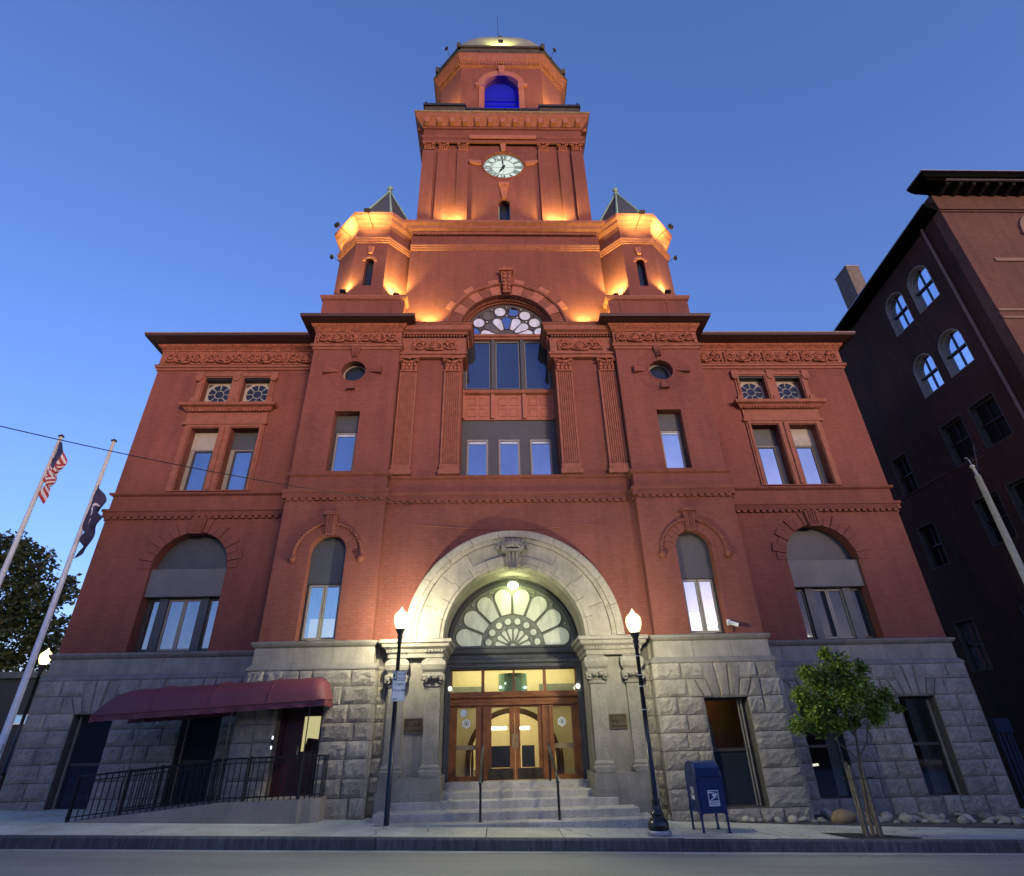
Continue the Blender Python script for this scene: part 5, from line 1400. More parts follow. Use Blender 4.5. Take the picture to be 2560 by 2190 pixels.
# second railing on the wall side of the ramp
RW = empty('ramp_railing', (0, 0, 0), 'black iron railing at the back of the ramp against the granite wall', 'railing')
x = -9.6
while x < -7.1: b = MB(); b.box(-.009, .009, -.009, .009, 0, .84); b.build('baluster', M['black'], RW, (x, .55, topz(x))); x += .135
for dz, r in ((.84, .020), (.08, .012)): b = MB(); b.tube([(xx, .55, topz(xx)+dz) for xx in (-9.7, -8.9, -7.6, -7.1)], r, 6); b.build('rail', M['black'], RW)

AW_ = empty('awning', (0, 0, 0), 'long maroon barrel awning over the ramp and side door', 'awning')
b = MB(); b.smooth = True
nx, na = 40, 10; xa, xb = -10.05, -4.62
def awp(i, j):
    t = i/nx; xx = xa+(xb-xa)*t; zf = 2.35+.245*t; rise = .60; d0, d1 = -.92, .62
    a = pi*j/na
    # quarter-round ends
    e = min(t*(xb-xa)/.62, 1, (1-t)*(xb-xa)/.42); e = sqrt(max(0, 1-(1-e)**2))
    yy = (d0+d1)/2-(d1-d0)/2*cos(a); zz = zf+rise*(sin(a)**.8)*max(.04, e)
    zz += .006*sin(xx*9+j)-.018*abs(sin(pi*t*4))*sin(a)
    return (xx, yy, zz)
v = [awp(i, j) for i in range(nx+1) for j in range(na+1)]
b.add(v, [(i*(na+1)+j, (i+1)*(na+1)+j, (i+1)*(na+1)+j+1, i*(na+1)+j+1) for i in range(nx) for j in range(na)])
b.build('canopy', M['maroon'], AW_)
def valance(y0, n=90, name='valance', amp=.018):
    b = MB(); v = []
    for i in range(n+1):
        t = i/n; xx = xa+(xb-xa)*t; zf = 2.35+.245*t; wv = abs(sin(t*pi*20))*.03
        v += [(xx, y0+amp*sin(t*55), zf-.14+wv*.5), (xx, y0, zf+.005)]
    b.add(v, [(2*i, 2*i+2, 2*i+3, 2*i+1) for i in range(n)]); return b.build(name, M['maroon'], AW_)
valance(-.922); valance(.615)
for q in (0, 10, 20, 30, 40):
    b = MB(); b.smooth = True; b.tube([tuple(Vector(awp(q, j))+Vector((0, 0, .004))) for j in range(na+1)], .011, 5); b.build('seam', M['maroon'], AW_)
b = MB(); b.smooth = True; b.tube([(xa+(xb-xa)*i/30, -.93, 2.35+.245*i/30+.004) for i in range(31)], .012, 5); b.build('piping', M['maroon'], AW_)
b = MB(); v = []
for i in range(13):
    yy = -.92+1.53*i/12; v += [(xb+.004*sin(i*2), yy, 2.455+.02*abs(sin(i*1.57))), (xb, yy, 2.60)]
b.add(v, [(2*i, 2*i+2, 2*i+3, 2*i+1) for i in range(12)]); b.build('valance', M['maroon'], AW_)
b = MB(); b.tube([(xa+.3, -.90, 2.36), (xb-.1, -.90, 2.59)], .014, 6); b.tube([(xa+.3, .6, 2.36), (xb-.1, .6, 2.59)], .014, 6)
for xx in (-8.84, -6.78, -6.17, -4.96): b.tube([(xx, -.9, 2.35+.245*(xx-xa)/(xb-xa)), (xx, -.15, 2.95+.2*(xx-xa)/(xb-xa)), (xx, .6, 2.35+.245*(xx-xa)/(xb-xa))], .012, 5)
b.build('canopy_frame', M['blackm'], AW_)
for xx in (-8.84, -6.78, -6.17, -4.96):
    b = MB(); b.tube([(xx, -.885, topz(xx)), (xx, -.885, 2.36+.245*(xx-xa)/(xb-xa))], .014, 6); b.build('support_post', M['blackm'], AW_)
b = MB(); b.box(-5.98, -5.94, -.225, -.175, 1.55, 1.86); cr = b.build('card_reader', M['blackm'], None); tag(cr, 'small lit card reader box beside the side door', 'card reader')
b = MB(); b.box(-5.935, -5.93, -.23, -.18, 1.76, 1.84) if False else b.box(-5.975, -5.945, -.235, -.226, 1.78, 1.85); b.box(-5.975, -5.945, -.235, -.226, 1.57, 1.64); b.build('status_light', glow('status_glow', (.7, .85, 1.), 3), cr)

# worn joints and cracks in the pavement
for pts in ([(-2.95, -1.35), (-2.80, -1.6), (-2.98, -1.85), (-2.9, -2.3), (-3.02, -2.56)], [(-1.72, -1.32), (-1.95, -1.6), (-1.9, -1.95), (-1.55, -2.02), (-1.3, -2.0)], [(.9, -1.3), (1.05, -1.8), (1.3, -2.2), (1.38, -2.57)], [(5.0, -1.3), (4.9, -1.8), (5.1, -2.2), (5.05, -2.56)], [(-7.4, -1.5), (-7.6, -2.0), (-7.5, -2.55)]):
    r = random.Random(len(pts)+int(pts[0][0]*10)); P_ = []
    for (a, c) in zip(pts, pts[1:]):
        for k in range(4): t = k/4; P_.append((a[0]+(c[0]-a[0])*t+r.uniform(-.02, .02), a[1]+(c[1]-a[1])*t))
    b = MB(); v = []
    for q in P_: wv = r.uniform(.006, .018); v += [(q[0]-wv, q[1], gz(q[0])+.002), (q[0]+wv, q[1], gz(q[0])+.002)]
    b.add(v, [(2*k, 2*k+1, 2*k+3, 2*k+2) for k in range(len(P_)-1)]); b.build('crack', M['mortar'], pav)
# ================================================================== young street tree
rt_ = random.Random(21)
def leaves(b, clumps, n, size, rnd, squash=1., shell=.55):
    tot = sum(c[3]**2 for c in clumps)
    for (cx, cy_, cz, r) in clumps:
        for _ in range(int(n*r*r/tot)):
            d = Vector((rnd.gauss(0, 1), rnd.gauss(0, 1), rnd.gauss(0, 1))).normalized()
            rr = r*(shell+(1-shell)*rnd.random())*(.8+.35*noise.noise(Vector((cx, cy_, cz))+d*1.7))
            p = Vector((cx, cy_, cz))+Vector((d.x*rr, d.y*rr, d.z*rr*squash))
            s = size*rnd.uniform(.6, 1.3)
            a = Vector((rnd.gauss(0, 1), rnd.gauss(0, 1), rnd.gauss(0, .5)-.4)).normalized(); c = a.cross(Vector((rnd.gauss(0, 1), rnd.gauss(0, 1), rnd.gauss(0, 1)))).normalized()
            b.add([p, p+a*s*.5+c*s*.32, p+a*s*1.05, p+a*s*.5-c*s*.32], [(0, 1, 2, 3)])
TX, TY_ = 7.08, -2.26
TR = empty('street_tree', (TX, TY_, gz(TX)), 'young leafy green tree held by wooden stakes on the pavement', 'tree')
def limb(pts, r0, r1, par): 
    b = MB(); b.smooth = True; b.tube(pts, r0, 6, r1=r1); return b.build('limb', M['bark'], par)
b = MB(); b.smooth = True; b.tube([(-.02, 0, 0), (.02, 0, .5), (.08, .0, 1.0), (.14, 0, 1.35), (.20, 0, 1.75), (.14, .02, 2.3)], .04, 8, r1=.022); tk = b.build('trunk', M['bark'], TR)
for pts in ([(.13, 0, 1.3), (-.05, .02, 1.5), (-.3, .05, 1.75), (-.62, .1, 2.05)], [(.15, 0, 1.38), (.38, -.04, 1.65), (.50, -.05, 2.0), (.75, 0, 2.4)], [(.2, 0, 1.75), (0, .1, 2.1), (-.3, .1, 2.6)], [(.16, 0, 2.0), (.3, -.1, 2.5), (.25, 0, 3.1)], [(.18, 0, 1.6), (.32, .15, 1.9), (.9, .2, 2.2)], [(.1, 0, 2.2), (-.1, -.15, 2.6), (-.15, -.2, 3.1)], [(-.3, .05, 1.75), (-.7, 0, 1.8), (-1.05, 0, 1.95)]):
    limb(pts, .02, .007, tk)
cl = []
base = [(-.55, 0, 2.25, .42), (-.2, .1, 2.9, .46), (.25, 0, 3.15, .42), (.55, .05, 2.75, .46), (.1, -.2, 2.5, .48), (-.75, .05, 2.6, .30), (-1.0, 0, 2.02, .27), (-.55, 0, 1.95, .28), (.85, 0, 2.35, .36), (1.15, .05, 2.55, .26), (.6, -.2, 2.15, .32), (.3, .2, 2.05, .25), (-.6, -.1, 3.05, .26), (.75, 0, 3.15, .22), (-.2, -.1, 2.0, .28), (1.3, 0, 2.3, .18), (.0, 0, 3.45, .22), (-.3, .1, 2.4, .4), (.35, -.1, 2.7, .4)]
b = MB(); leaves(b, base, 17000, .068, rt_, shell=.12)
tag(b.build('crown', M['leaf'], TR), kind='stuff')
for k, (dx, dy, lean) in enumerate(((-.17, -.08, .02), (-.10, .14, .01), (.06, -.15, .01), (.16, .10, 0))):
    b = MB(); b.box(-.03, .03, -.03, .03, 0, 1.18+.05*(k % 2)); b.prism([(-.03, 1.18+.05*(k % 2)), (.03, 1.18+.05*(k % 2)), (0, 1.24+.05*(k % 2))], -.03, .03)
    o = b.build('tree_stake', M['stake'], None, (TX+dx, TY_+dy, gz(TX+dx)))
    tag(o, ('leftmost wooden stake around the young tree trunk', 'wooden stake behind the young tree trunk on the left', 'wooden stake in front of the young tree trunk', 'rightmost wooden stake around the young tree trunk')[k], 'stake', 'stakes around the street tree')
b = MB(); b.tube([(.30*cos(a), .24*sin(a), 1.0) for a in [2*pi*i/12 for i in range(12)]], .008, 4, closed=True); b.build('tie_strap', M['blackm'], TR)
tag((lambda q: q.add([(6.42, -2.575, gz(6.42)+.006), (6.2, -1.86, gz(6.2)+.006), (7.1, -1.9, gz(7.1)+.006), (7.95, -2.45, gz(7.95)+.006), (7.8, -2.575, gz(7.8)+.006)], [(0, 4, 3, 2, 1)]).build('mulch_pit', M['mulch'], None))(MB()), kind='structure')

# ================================================================== rocks along the base
def rock(k):
    r = random.Random(k); bm = bmesh.new(); bmesh.ops.create_icosphere(bm, subdivisions=2, radius=1)
    o = Vector((r.uniform(0, 50),)*3)
    for v in bm.verts:
        n_ = noise.noise(v.co*.9+o); v.co *= 1+.35*n_; v.co.z *= .68
        v.co.x *= 1.15
    me = bpy.data.meshes.new('rock'); bm.to_mesh(me); bm.free(); me.materials.append(M['stonew'])
    me.polygons.foreach_set('use_smooth', [True]*len(me.polygons)); return me
RK = [rock(i) for i in range(7)]
rr = random.Random(5)
spots = []
x = 3.35
while x < 14.2:
    spots.append((x, rr.uniform(-.12,.1)-(.32 if x>5.6 else .22)*min(1,max(0,(x-3.6)/2)), rr.uniform(.06, .12))); x += rr.uniform(.17, .34)
x = 7.1
while x < 13.6:
    spots.append((x, rr.uniform(-.35, .1), rr.uniform(.08, .15))); x += rr.uniform(.22, .42)
x = 7.2
while x < 13.2:
    spots.append((x, rr.uniform(.5, .9), rr.uniform(.09, .15))); x += rr.uniform(.4, .7)
for (x, y, r) in spots:
    if 7.3 < x < 7.95 and y < .3: continue
    o = link('rock', rr.choice(RK), None, (x, y, gz(x)+.01+r*.35), (rr.uniform(-.3, .3), rr.uniform(-.3, .3), rr.uniform(0, 6)), (r*rr.uniform(.8, 1.3), r*rr.uniform(.8, 1.2), r*rr.uniform(.7, 1.15)))
    zone = ('between the lamp and the mailbox' if x < 3.75 else 'behind the mailbox' if x < 4.7 else 'below the amber lit window' if x < 5.9 else 'at the corner left of the tan boulder' if x < 7.3 else 'behind the street tree' if x < 9 else 'below the far right window' if 10.6 < x < 12.2 else 'between the two right hand windows' if x < 10.7 else 'by the far right corner of the building')
    tag(o, ('small' if r < .085 else 'middling' if r < .11 else 'larger')+' pale rock in the planting bed '+zone, 'rock', 'pale rocks along the foot of the building')
o = link('boulder', RK[2], None, (7.62, -.28, gz(7.6)+.10), (0, 0, .4), (.29, .22, .24)); o.data = RK[2].copy(); o.data.materials.clear(); o.data.materials.append(M['tanrock'])
tag(o, 'large tan boulder, the biggest stone in the planting bed', 'boulder')

# ================================================================== flagpoles and flags
def flagpole(x, y, h, lab):
    P = empty('flagpole', (x, y, gz(x)), lab, 'flagpole', 'white flagpoles left of the hall')
    b = MB(); b.smooth = True; b.tube([(0, 0, 0), (0, 0, h*.6), (0, 0, h)], .095, 14, r1=.05); b.build('pole', M['white'], P)
    b = MB(); b.smooth = True; b.lathe([(.05, 0), (.09, .02), (.09, .05), (.04, .07), (.03, .10)], 0, 0, 10, h); b.build('truck', M['blackm'], P)
    b = MB(); b.tube([(.07, -.03, h), (.10, -.04, h*.5), (.07, -.05, 1.2)], .006, 4); b.build('halyard', M['white'], P)
    b = MB(); b.box(.08, .11, -.06, -.03, 1.25, 1.45); b.build('cleat', M['steel'], P)
flagpole(-15.16, 1.0, 10.5, 'white flagpole flying the striped flag, farther left of the two')
flagpole(-13.35, 1.0, 10.36, 'white flagpole carrying the dark blue flag beside the brick wall')
def flag(x, y, ztop, hoist, fly, cols, lab, seed, us=True, sx=1.):
    b = MB(); nu, nv = 52, 52
    def P(u, v):
        s_ = u*fly
        fold = .13*sin(s_*6.5+v*1.4+seed)*(u**.5)
        dx = (.08+.26*sin(min(1, u*1.2)*pi*.62)*(1-.45*v)+.05*sin(v*9+seed))*min(1, u*3)
        dy = fold
        zz = ztop-v*hoist-u*fly*.62+.08*sin(u*7+v*3)
        return (x+.06+sx*dx+fold*.6*sx, y-.05+dy, zz)
    vv = [P(i/nu, j/nv) for i in range(nu+1) for j in range(nv+1)]; b.v = vv
    for i in range(nu):
        for j in range(nv):
            a = i*(nv+1)+j; b.f.append((a, a+nv+1, a+nv+2, a+1)); b.sm.append(True)
            if us: mi = 2 if (i/nu < .4 and j/nv < 7/13) else (0 if int(j/nv*13) % 2 == 0 else 1)
            else:
                uu, w_ = i/nu-.42, j/nv-.5; rr_ = sqrt(uu*uu*1.6+w_*w_); mi = 1 if .26 < rr_ < .29 else 0
            b.mi.append(mi)
    o = b.build('flag', cols, None); tag(o, lab, 'flag')
    return o
flag(-15.16, 1.0, 10.75, 1.15, 1.7, [M['fred'], M['fwhite'], M['fnavy']], 'limp red and white striped flag with blue canton on the left pole', 1.)
flag(-13.35, 1.0, 9.15, 1.25, 1.9, [M['fnavy2'], M['fwhite']], 'limp dark blue flag with a white ring on the right pole', 2.4, False, .95)

# ================================================================== overhead wires
def wire(pts, r, lab, sag=.0, n=20, mat='blackm'):
    P0, P1 = Vector(pts[0]), Vector(pts[1]); b = MB()
    b.tube([P0+(P1-P0)*(i/n)-Vector((0, 0, sag*4*(i/n)*(1-i/n))) for i in range(n+1)], r, 4)
    return tag(b.build('wire', M[mat], None), lab, 'wire')
wire([(-13.0, -6.6, 7.85), (-3.0, .28, 8.10)], .012, 'black overhead wire crossing from the upper left to the brick wall', .25)
wire([(-21.5, 6, 9.5), (-14.6, 6, 6.2)], .022, 'short black wire seen between the dark tree and the brick corner', .1)
wire([(-2.98, .30, 7.42), (2.95, .30, 7.42)], .010, 'thin pale cable slung across the brick above the entrance arch', .19, mat='terra2')

# ================================================================== neighbouring building on the right
NB = empty('brick_building', (17.55, -1, gz(17)), 'dark brick corner building with black bracketed cornice on the right', 'building'); NB.location = (0, 0, 0)
NX, NY = 17.55, -1.0
Tn = Matrix(((0, 1, 0, NX), (1, 0, 0, 0), (0, 0, 1, 0), (0, 0, 0, 1)))
cols = [(.63, 1.81), (2.20, 3.33), (5.45, 6.45), (7.1, 8.2)]
wins = []
for (a, c) in cols:
    m_ = (a+c)/2; hw = (c-a)/2
    if a < 5: wins += [('a', m_, hw, 17.05, 18.42), ('a', m_, hw, 13.78, 15.0)]
    wins += [('r', m_, hw, 10.6, 12.35), ('r', m_, hw, 7.4, 9.15), ('r', m_, hw, 3.5, 5.3)]
def wpoly(w_, g=0): 
    k, c, hw, z0, z1 = w_
    return archpoly(c, hw-g, z0+g, z1, 10) if k == 'a' else rect(c-hw+g, c+hw-g, z0+g, z1-g)
b = MB(); b.T = Tn; b.prism([(NY+.4, -1), (14, -1), (14, 18.9), (NY+.4, 20.45)], 0, .4, [wpoly(q) for q in wins], back=False)
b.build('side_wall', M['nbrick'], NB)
for q in wins:
    k, c, hw, z0, z1 = q
    b = MB(); b.T = Tn; b.prism(wpoly(q), .18, .24, [wpoly((k, c, hw, z0, z1) , .09)]); NF = M['nframe'] if k == 'a' else M['nframed']; W = b.build('window', NF, NB)
    b = MB(); b.T = Tn; b.prism(wpoly(q), -.012, .18, [wpoly(q, .025)]); b.build('reveal', NF, W)
    zt = z1+(hw if k == 'a' else 0); zm = (z0+zt)/2
    gm = ('glassm2' if k == 'a' else 'darkpane')
    lo = rect(c-hw+.06, c+hw-.06, z0+.06, zm-.03)
    up_ = ([(c-hw+.06, zm+.03), (c+hw-.06, zm+.03)]+arcpts(c, z1, hw-.08, .05, pi-.05, 10)) if k == 'a' else rect(c-hw+.06, c+hw-.06, zm+.03, zt-.06)
    for pl in (lo, up_):
        bb = MB(); bb.T = Tn; bb.prism(pl, .22, .23); bb.build('pane', M[gm] if not (z0 == 3.5 and c < 6 and c > 5) else M['glassc'], W)
    bb = MB(); bb.T = Tn; bb.prism(rect(c-hw+.05, c+hw-.05, zm-.035, zm+.035), .14, .24); bb.prism(rect(c-.018, c+.018, z0+.05, zt-.08), .17, .24); bb.build('glazing_bar', M['black'] if k == 'a' else M['rubber'], W)
b = MB(); b.box(NX+.25, NX+.27, 5.7, 6.2, 3.8, 4.3); b.build('dim_room', glow('dim_amber', (1., .45, .12), .16), NB)
# front wall
fw_holes = [archpoly(21.45, .75, 17.9, 18.75, 12), archpoly(24.4, .75, 17.9, 18.75, 12), archpoly(21.45, .75, 12.2, 13.4, 12)]
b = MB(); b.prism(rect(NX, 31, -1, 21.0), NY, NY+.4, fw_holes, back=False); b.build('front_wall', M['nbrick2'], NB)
for (cx, z0, z1) in ((21.45, 17.9, 18.75), (24.4, 17.9, 18.75), (21.45, 12.2, 13.4)):
    b = MB(); b.prism(archpoly(cx, .75, z0, z1, 12), NY+.25, NY+.3); W = b.build('window', M['glass'], NB)
    b = MB(); b.prism(wedge(cx, z1, .78, 1.12, 0, pi, 12), NY-.08, NY); b.prism(rect(cx-1.16, cx-.78, z1-.12, z1+.02), NY-.10, NY); b.prism(rect(cx+.78, cx+1.16, z1-.12, z1+.02), NY-.10, NY); b.build('hood_moulding', M['nterra'], NB)
for (z0, z1, mat_) in ((19.90, 19.96, 'nbrick2'), (20.05, 20.12, 'nbrick2'), (17.16, 17.32, 'nterra'), (14.70, 14.80, 'nterra'), (14.36, 14.44, 'nterra')):
    b = MB(); b.box(NX+(.0 if z0 != 17.16 else 1.0), 31, NY-.05, NY, z0, z1); b.build('string_course', M[mat_], NB)
b = MB(); b.sweep([(0, 20.93), (.10, 20.95), (.10, 21.0), (.55, 21.03), (.62, 21.04), (.66, 21.07), (.75, 21.10), (.82, 21.20), (.86, 21.22), (.86, 21.30), (0, 21.38)], [(NX, NY+.05), (NX, NY), (31, NY)]); b.build('cornice', M['black2'], NB)
b = MB(); b.sweep([(.845, 21.285), (.885, 21.285), (.885, 21.325), (.845, 21.335)], [(NX, NY+.05), (NX, NY), (31, NY)]); b.sweep([(.60, 21.035), (.675, 21.045), (.675, 21.060), (.60, 21.05)], [(NX+.2, NY), (31, NY)]); b.build('cornice_edge', M['steel'], NB)
for i in range(20):
    xx = NX+.35+i*.55
    bb = MB(); bb.add([(xx-.07, NY, 20.86), (xx+.07, NY, 20.86), (xx+.07, NY-.50, 20.96), (xx-.07, NY-.50, 20.96), (xx-.07, NY, 21.04), (xx+.07, NY, 21.04), (xx+.07, NY-.56, 21.04), (xx-.07, NY-.56, 21.04)], [(0, 3, 2, 1), (4, 5, 6, 7), (0, 1, 5, 4), (1, 2, 6, 5), (2, 3, 7, 6), (3, 0, 4, 7)]); bb.build('bracket', M['bracket'], NB)
# side eave, sloping to the back
b = MB(); v = []
for (yy, zz) in ((-.94, 20.50), (14, 19.02)):
    v += [(NX+.05, yy, zz-.42), (NX-.10, yy, zz-.38), (NX-.45, yy, zz-.16), (NX-.50, yy, zz+.0), (NX+.1, yy, zz+.1)]
b.add(v, [(i, i+5, (i+1) % 5+5, (i+1) % 5) for i in range(5)]+[(0, 1, 2, 3, 4), (9, 8, 7, 6, 5)]); b.build('eave', M['black2'], NB)
b = MB(); b.add([(NX-.51, -.94, 20.50), (NX-.51, 14, 19.02), (NX-.51, 14, 18.97), (NX-.51, -.94, 20.45)], [(0, 1, 2, 3)]); b.build('gutter_lip', M['steel'], NB)
b = MB(); b.add([(NX-.1, -.9, 20.5), (31, -.9, 20.5), (31, 14, 19.0), (NX-.1, 14, 19.0)], [(0, 1, 2, 3)]); b.build('roof', M['slate'], NB)
b = MB(); b.tube([(NX-.08, -.02, 20.3), (NX-.08, -.05, 11.5), (NX-.08, -.05, 0)], .05, 8); b.build('downspout', M['nterra2'], NB)
b = MB(); b.box(18.35, 19.05, 5.3, 6.3, 19, 23.45); CHM = b.build('chimney', M['chim'], NB)
b = MB(); b.box(18.32, 19.08, 5.27, 6.33, 23.45, 23.52); b.build('chimney_cap', M['steel'], CHM)
b = MB(); b.tube([(NX-.03, 8.4, 10.62), (NX-.03, 4.2, 10.6), (NX-.03, 2.0, 10.45)], .014, 4); b.build('conduit', M['nterra2'], NB)
b = MB(); b.tube([(13.06, 1.44, 12.48), (13.08, 1.40, 12.48)], .02, 4) ; b.v = []; b.f = []; b.mi = []; b.sm = []
wire([(11.2, -2.0, 11.05), (19.5, -2.0, 13.45)], .012, 'tan cable running from the right wing to the dark building', .0, mat='nterra2') if False else None

# tall bare lamp standard at the right edge
LP = empty('light_pole', (12.45, -2.5, gz(12.45)), 'tall pale grey tapered pole in front of the dark building', 'pole')
b = MB(); b.smooth = True; b.tube([(0, 0, 0), (0, 0, 3), (0, 0, 7.95)], .115, 14, r1=.068); b.build('pole', M['polegrey'], LP)
b = MB(); b.smooth = True; b.ball((-.02, 0, 8.22), .06, 8, 6); b.tube([(0, 0, 7.95), (-.01, 0, 8.2)], .035, 8); b.build('finial', M['polegrey'], LP)
b = MB(); b.tube([(-.02, 0, 8.25), (-.03, 0, 8.42), (-.08, 0, 8.5), (-.13, 0, 8.46)], .012, 5); b.build('hook', M['steel'], LP)
b = MB(); b.tube([(.02, 0, 7.9), (.12, 0, 8.25), (.3, 0, 8.9)], .012, 5); b.build('brace_wire', M['blackm'], LP)
# blue rack in the alley
BR_ = empty('metal_rack', (15.75, 4.0, gz(15.7)), 'dark blue metal rack with upright bars in the alley on the right', 'rack')
b = MB(); b.box(-.22, .28, -.1, .1, 1.95, 2.35); b.build('header', M['rackblue'], BR_)
for dx in (-.18, -.02, .12, .24): b = MB(); b.box(dx-.03, dx+.03, -.03, .03, 0, 1.95); b.build('bar', M['rackblue'], BR_)

# ================================================================== far left: dark low building and trees
LB = empty('low_building', (-25, 14, 0), 'dark low building with a strip of lit windows at the far left', 'building'); LB.location = (0, 0, 0)
b = MB(); b.prism(rect(-34, -17.2, -1, 4.4), 9.0, 9.3, [rect(-19.75, -18.35, 2.55, 2.90)]); b.box(-34, -17.2, 9.3, 16, 4.3, 4.4); b.build('wall', M['blackm'], LB)
b = MB(); b.box(-34.2, -17.0, 8.8, 9.0, 4.2, 4.45); b.build('roof_edge', M['grey'], LB)
for i in range(5): b = MB(); x0 = -19.74+i*.28; b.box(x0, x0+.23, 9.1, 9.13, 2.57, 2.88); b.build('window', M['bluewin'], LB)
def bigtree(x, y, clumps, n, lab, seed, size=.30):
    T = empty('background_tree', (x, y, gz(x)), lab, 'tree'); r = random.Random(seed)
    b = MB(); b.smooth = True; b.tube([(0, 0, 0), (.1, 0, 2), (0, .1, 4.5), (.2, 0, 7)], .28, 8, r1=.08); tk = b.build('trunk', M['bark'], T)
    for (cx, cy_, cz, rr_) in clumps[:6]: b = MB(); b.smooth = True; b.tube([(0, 0, max(1.5, cz*.45)), (cx*.5, cy_*.5, cz*.75), (cx, cy_, cz)], .09, 5, r1=.02); b.build('limb', M['bark'], tk)
    b = MB(); leaves(b, clumps, n, size, r, shell=.45); tag(b.build('crown', M['leafd'], T), kind='stuff')
bigtree(-23.6, 10.5, [(0, 0, 7.0, 2.5), (1.6, -.5, 8.6, 1.2), (2.2, -.3, 6.9, 1.4), (2.9, .2, 5.6, 1.3), (-.5, 0, 9.4, 1.3), (1.4, 0, 5.2, 1.8), (3.4, 0, 7.25, .55), (3.1, .5, 4.2, 1.2), (0, 0, 3.8, 2.4), (.7, -.4, 9.35, .8), (2.9, .3, 7.9, .5), (2.0, 0, 3.0, 1.6)], 15000, 'dark leafy tree behind the flagpoles at the far left', 4, .22)
bigtree(-27.5, 9.0, [(0, 0, 9.3, 2.2), (.8, 0, 11.6, 1.3), (1.3, 0, 8.0, 1.8), (-1, 0, 7, 2.5), (.5, 0, 5, 2.4), (1.5, 0, 12.7, .7)], 9000, 'taller dark tree cut off by the left edge of the picture', 9, .25)

# ================================================================== floodlights on the hall
def flood(loc, aim, lab, col, power, size=(.11, .07, .10), arm=None, spot=95, blend=.8, fixture=True, off=.12, grp='floodlights fixed on the hall'):
    d = (Vector(aim)-Vector(loc)).normalized()
    if fixture:
        Fx = empty('floodlight', loc, lab, 'floodlight', grp)
        q = d.to_track_quat('-Z', 'Y')
        b = MB(); b.T = q.to_matrix().to_4x4(); b.box(-size[0], size[0], -size[1], size[1], 0, size[2]); b.build('housing', M['blackm'], Fx)
        b = MB(); b.T = q.to_matrix().to_4x4(); b.box(-size[0]*.85, size[0]*.85, -size[1]*.8, size[1]*.8, -.006, 0); b.build('lens', M['floodglow'], Fx)
        if arm:
            b = MB(); b.tube([(0, 0, 0), tuple(Vector(arm)-Vector(loc))], .014, 5); b.build('arm', M['blackm'], Fx)
    if power:
        ld = bpy.data.lights.new('flood_beam', 'SPOT'); ld.energy = power*1.05; ld.color = col; ld.spot_size = radians(spot); ld.spot_blend = blend; ld.shadow_soft_size = .06
        lo = bpy.data.objects.new('flood_beam', ld); C.objects.link(lo); lo.location = Vector(loc)+d*off; lo.rotation_euler = d.to_track_quat('-Z', 'Y').to_euler()
ORG = (1., .76, .20); YEL = (1., .76, .22)
for s in (-1, 1):
    sd_ = 'left' if s < 0 else 'right'
    flood((s*6.18, .02, 16.62), (s*6.2, .75, 18.6), f'black floodlight on the {sd_} turret pedestal at its outer end', ORG, 110, spot=100)
    flood((s*4.22, .20, 16.62), (s*4.55, .85, 18.5), f'black floodlight on the {sd_} turret pedestal at its inner end', ORG, 170, spot=110)
    flood((s*5.46, -.80, 20.05), (s*5.46, .1, 20.66), f'floodlight on a thin arm in front of the {sd_} turret cornice', YEL, 52, arm=(s*5.45, .20, 20.27), spot=125)
    flood((s*6.80, -.06, 20.10), (s*6.3, .6, 20.68), f'floodlight on a thin arm at the outer corner of the {sd_} turret cornice', YEL, 52, arm=(s*6.46, .66, 20.25), spot=125)
    flood((s*7.28, 1.15, 19.62), (s*6.6, 1.5, 20.6), f'small floodlight on an arm at the outer side of the {sd_} turret', YEL, 20, size=(.09, .06, .08), arm=(s*6.93, 1.4, 19.5), spot=120)
    flood((s*4.1, -.1, 20.55), (s*4.4, .8, 20.55), '', YEL, 18, fixture=False, spot=120) if False else None
    flood((s*2.95, .24, 15.22), (s*2.95, .62, 17.0), f'floodlight hidden on the cornice below the {sd_} side of the tower arch', ORG, 90, spot=120, size=(.12, .08, .06))
    flood((s*3.62, .24, 15.22), (s*3.8, .62, 17.6), '', ORG, 30, fixture=False, spot=110)
    flood((s*2.25, .55, 21.06), (s*2.3, 1.02, 23.4), f'floodlight behind the ledge at the foot of the tower on the {sd_}', ORG, 200, spot=125, size=(.12, .08, .06))
    flood((s*3.92, 1.0, 30.42), (s*3.0, 2.2, 33.0), f'black floodlight on the {sd_} corner of the tower parapet', ORG, 230 if s > 0 else 130, spot=115)
    flood((s*3.10, 1.5, 36.78), (s*1.5, 2.6, 38.6), f'floodlight on a long arm beside the {sd_} of the domed roof', YEL, 0, size=(.10, .04, .12), arm=(s*2.9, 1.85, 36.3))
flood((0, 1.18, 36.98), (0, 2.4, 38.4), 'small floodlight on the parapet in front of the dome', (1., .88, .30), 190, spot=120, size=(.14, .08, .06))
# lightning rod and weather sensor on the dome
AN = empty('antenna', (0, 2.9, 40.75), 'thin antenna mast with small sensor on top of the dome', 'antenna')
b = MB(); b.tube([(-.12, 0, 0), (-.12, 0, 2.9)], .018, 5); b.build('mast', M['blackm'], AN)
b = MB(); b.lathe([(.22, 0), (.25, .06), (.12, .14), (.05, .2)], .02, 0, 10); b.ball((.08, 0, .22), .10, 8, 5); b.build('sensor', M['blackm'], AN)
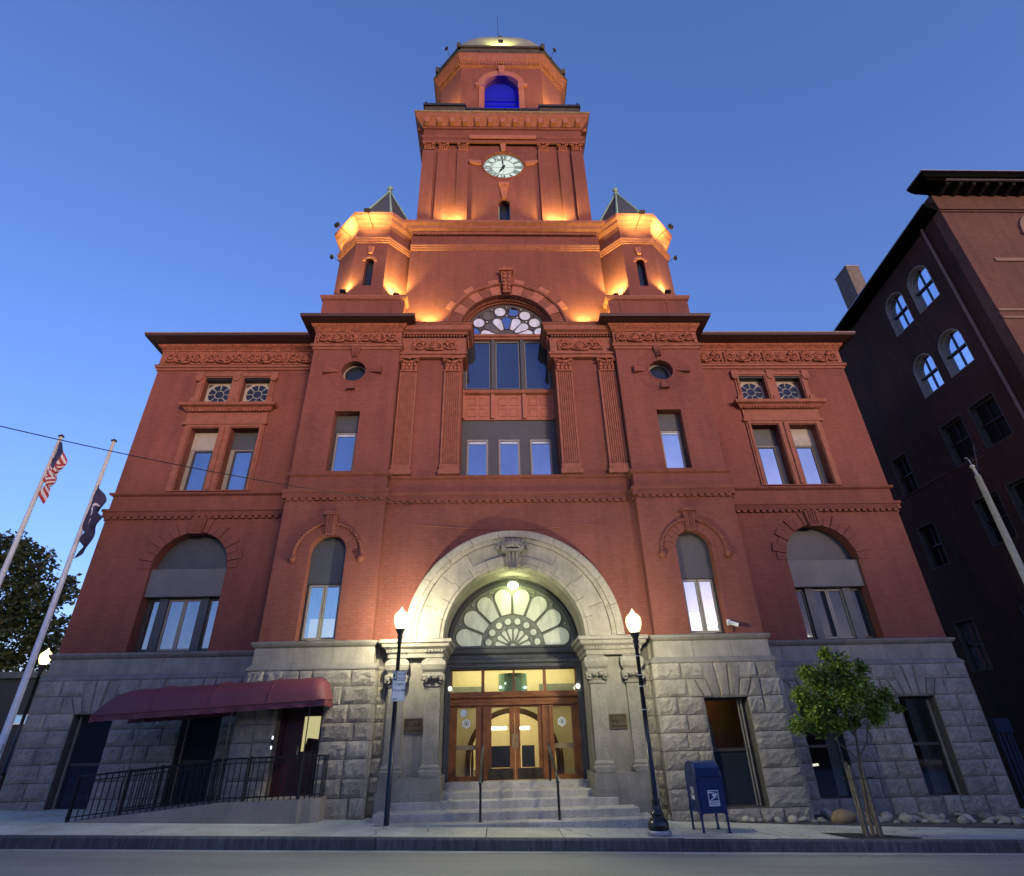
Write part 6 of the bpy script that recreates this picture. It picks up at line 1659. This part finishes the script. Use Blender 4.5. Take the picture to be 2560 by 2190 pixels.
# entrance lamp
EL = empty('entrance_lamp', (.02, 1.05, 5.72), 'glaring green white lamp under the crown of the entrance arch', 'lamp')
b = MB(); b.smooth = True; b.ball((0, 0, 0), .13, 12, 8, (1.2, 1, .8)); b.build('bulb', M['arcglow'], EL)
b = MB(); b.box(-.14, .14, -.0, .12, .09, .15); b.tube([(0, .06, .1), (0, .3, .2)], .02, 5); b.build('housing', M['grey'], EL)
for s in (-1, 1):
    q = empty('spot_lamp', (s*1.80, 1.30, 2.93), f'small bright spot lamp at the {"left" if s<0 else "right"} end of the door lintel', 'lamp')
    b = MB(); b.smooth = True; b.ball((0, 0, 0), .05, 8, 6, (1, 1, 1.2)); b.build('bulb', M['spotglow' if s > 0 else 'spotglow2'], q); b = MB(); b.tube([(0, 0, -.05), (0, .08, -.14)], .02, 5); b.build('bracket', M['steel'], q)

# ================================================================== unseen blocks added across the street to shade lower walls and fill window reflections
for (x0, x1, h, lab) in ((-60, -9, 9.0, 'added low block across the street, shading the left walls and mirrored in the left windows'), (-8, 14, 9.4, 'added middle block across the street, shading the lower walls and mirrored in the middle windows'), (15, 80, 9.2, 'added long block across the street, shading the right walls and mirrored in the right windows')):
    B_ = empty('added_opposite_block', ((x0+x1)/2, -38, 0), lab, 'building'); B_.location = (0, 0, 0)
    b = MB(); b.box(x0, x1, -46, -38, -1, h); b.box(x0-.2, x1+.2, -38, -37.6, h-.4, h); b.build('wall', M['nbrick2'], B_)
    n = int((x1-x0)/3.2)
    for i in range(n):
        for z0 in (1.0, 4.6):
            b = MB(); xx = x0+(i+.5)*(x1-x0)/n; b.box(xx-.6, xx+.6, -38, -37.96, z0, z0+1.9); b.build('window', M['glassd'], B_)

# gutter strip and fallen leaves
b = MB(); rg = random.Random(8); v = []
for i in range(101): xx = -40+i*.8; v += [(xx, -2.735, gz(xx)-.194), (xx, -2.98+rg.uniform(-.05, .05), gz(xx)-.194)]
b.add(v, [(2*i, 2*i+1, 2*i+3, 2*i+2) for i in range(100)]); tag(b.build('gutter_strip', M['gutter'], None), kind='structure')
b = MB()
for i in range(150):
    xx = rg.gauss(6.8, 2.6) if i < 90 else rg.uniform(-11, 13); yy = rg.uniform(-2.55, -1.2) if i % 3 else rg.uniform(-3.6, -2.8)
    z_ = gz(xx)+(.006 if yy > -2.6 else -.185); s_ = rg.uniform(.02, .045); a = rg.uniform(0, 6)
    b.add([(xx+s_*cos(a+q*pi/2)*(1 if q % 2 else .6), yy+s_*sin(a+q*pi/2)*(1 if q % 2 else .6), z_+rg.uniform(0, .012)) for q in range(4)], [(0, 1, 2, 3)])
tag(b.build('fallen_leaves', M['leaflit'], None), 'scattered small fallen leaves on the pavement and in the gutter', 'leaves', kind='stuff')

bl = bpy.data.lights.new('belfry_lamp', 'POINT'); bl.energy = 160; bl.color = (.0, .015, 1.); bl.shadow_soft_size = .1
bo = bpy.data.objects.new('belfry_lamp', bl); C.objects.link(bo); bo.location = (0, yB+.12, 30.4)
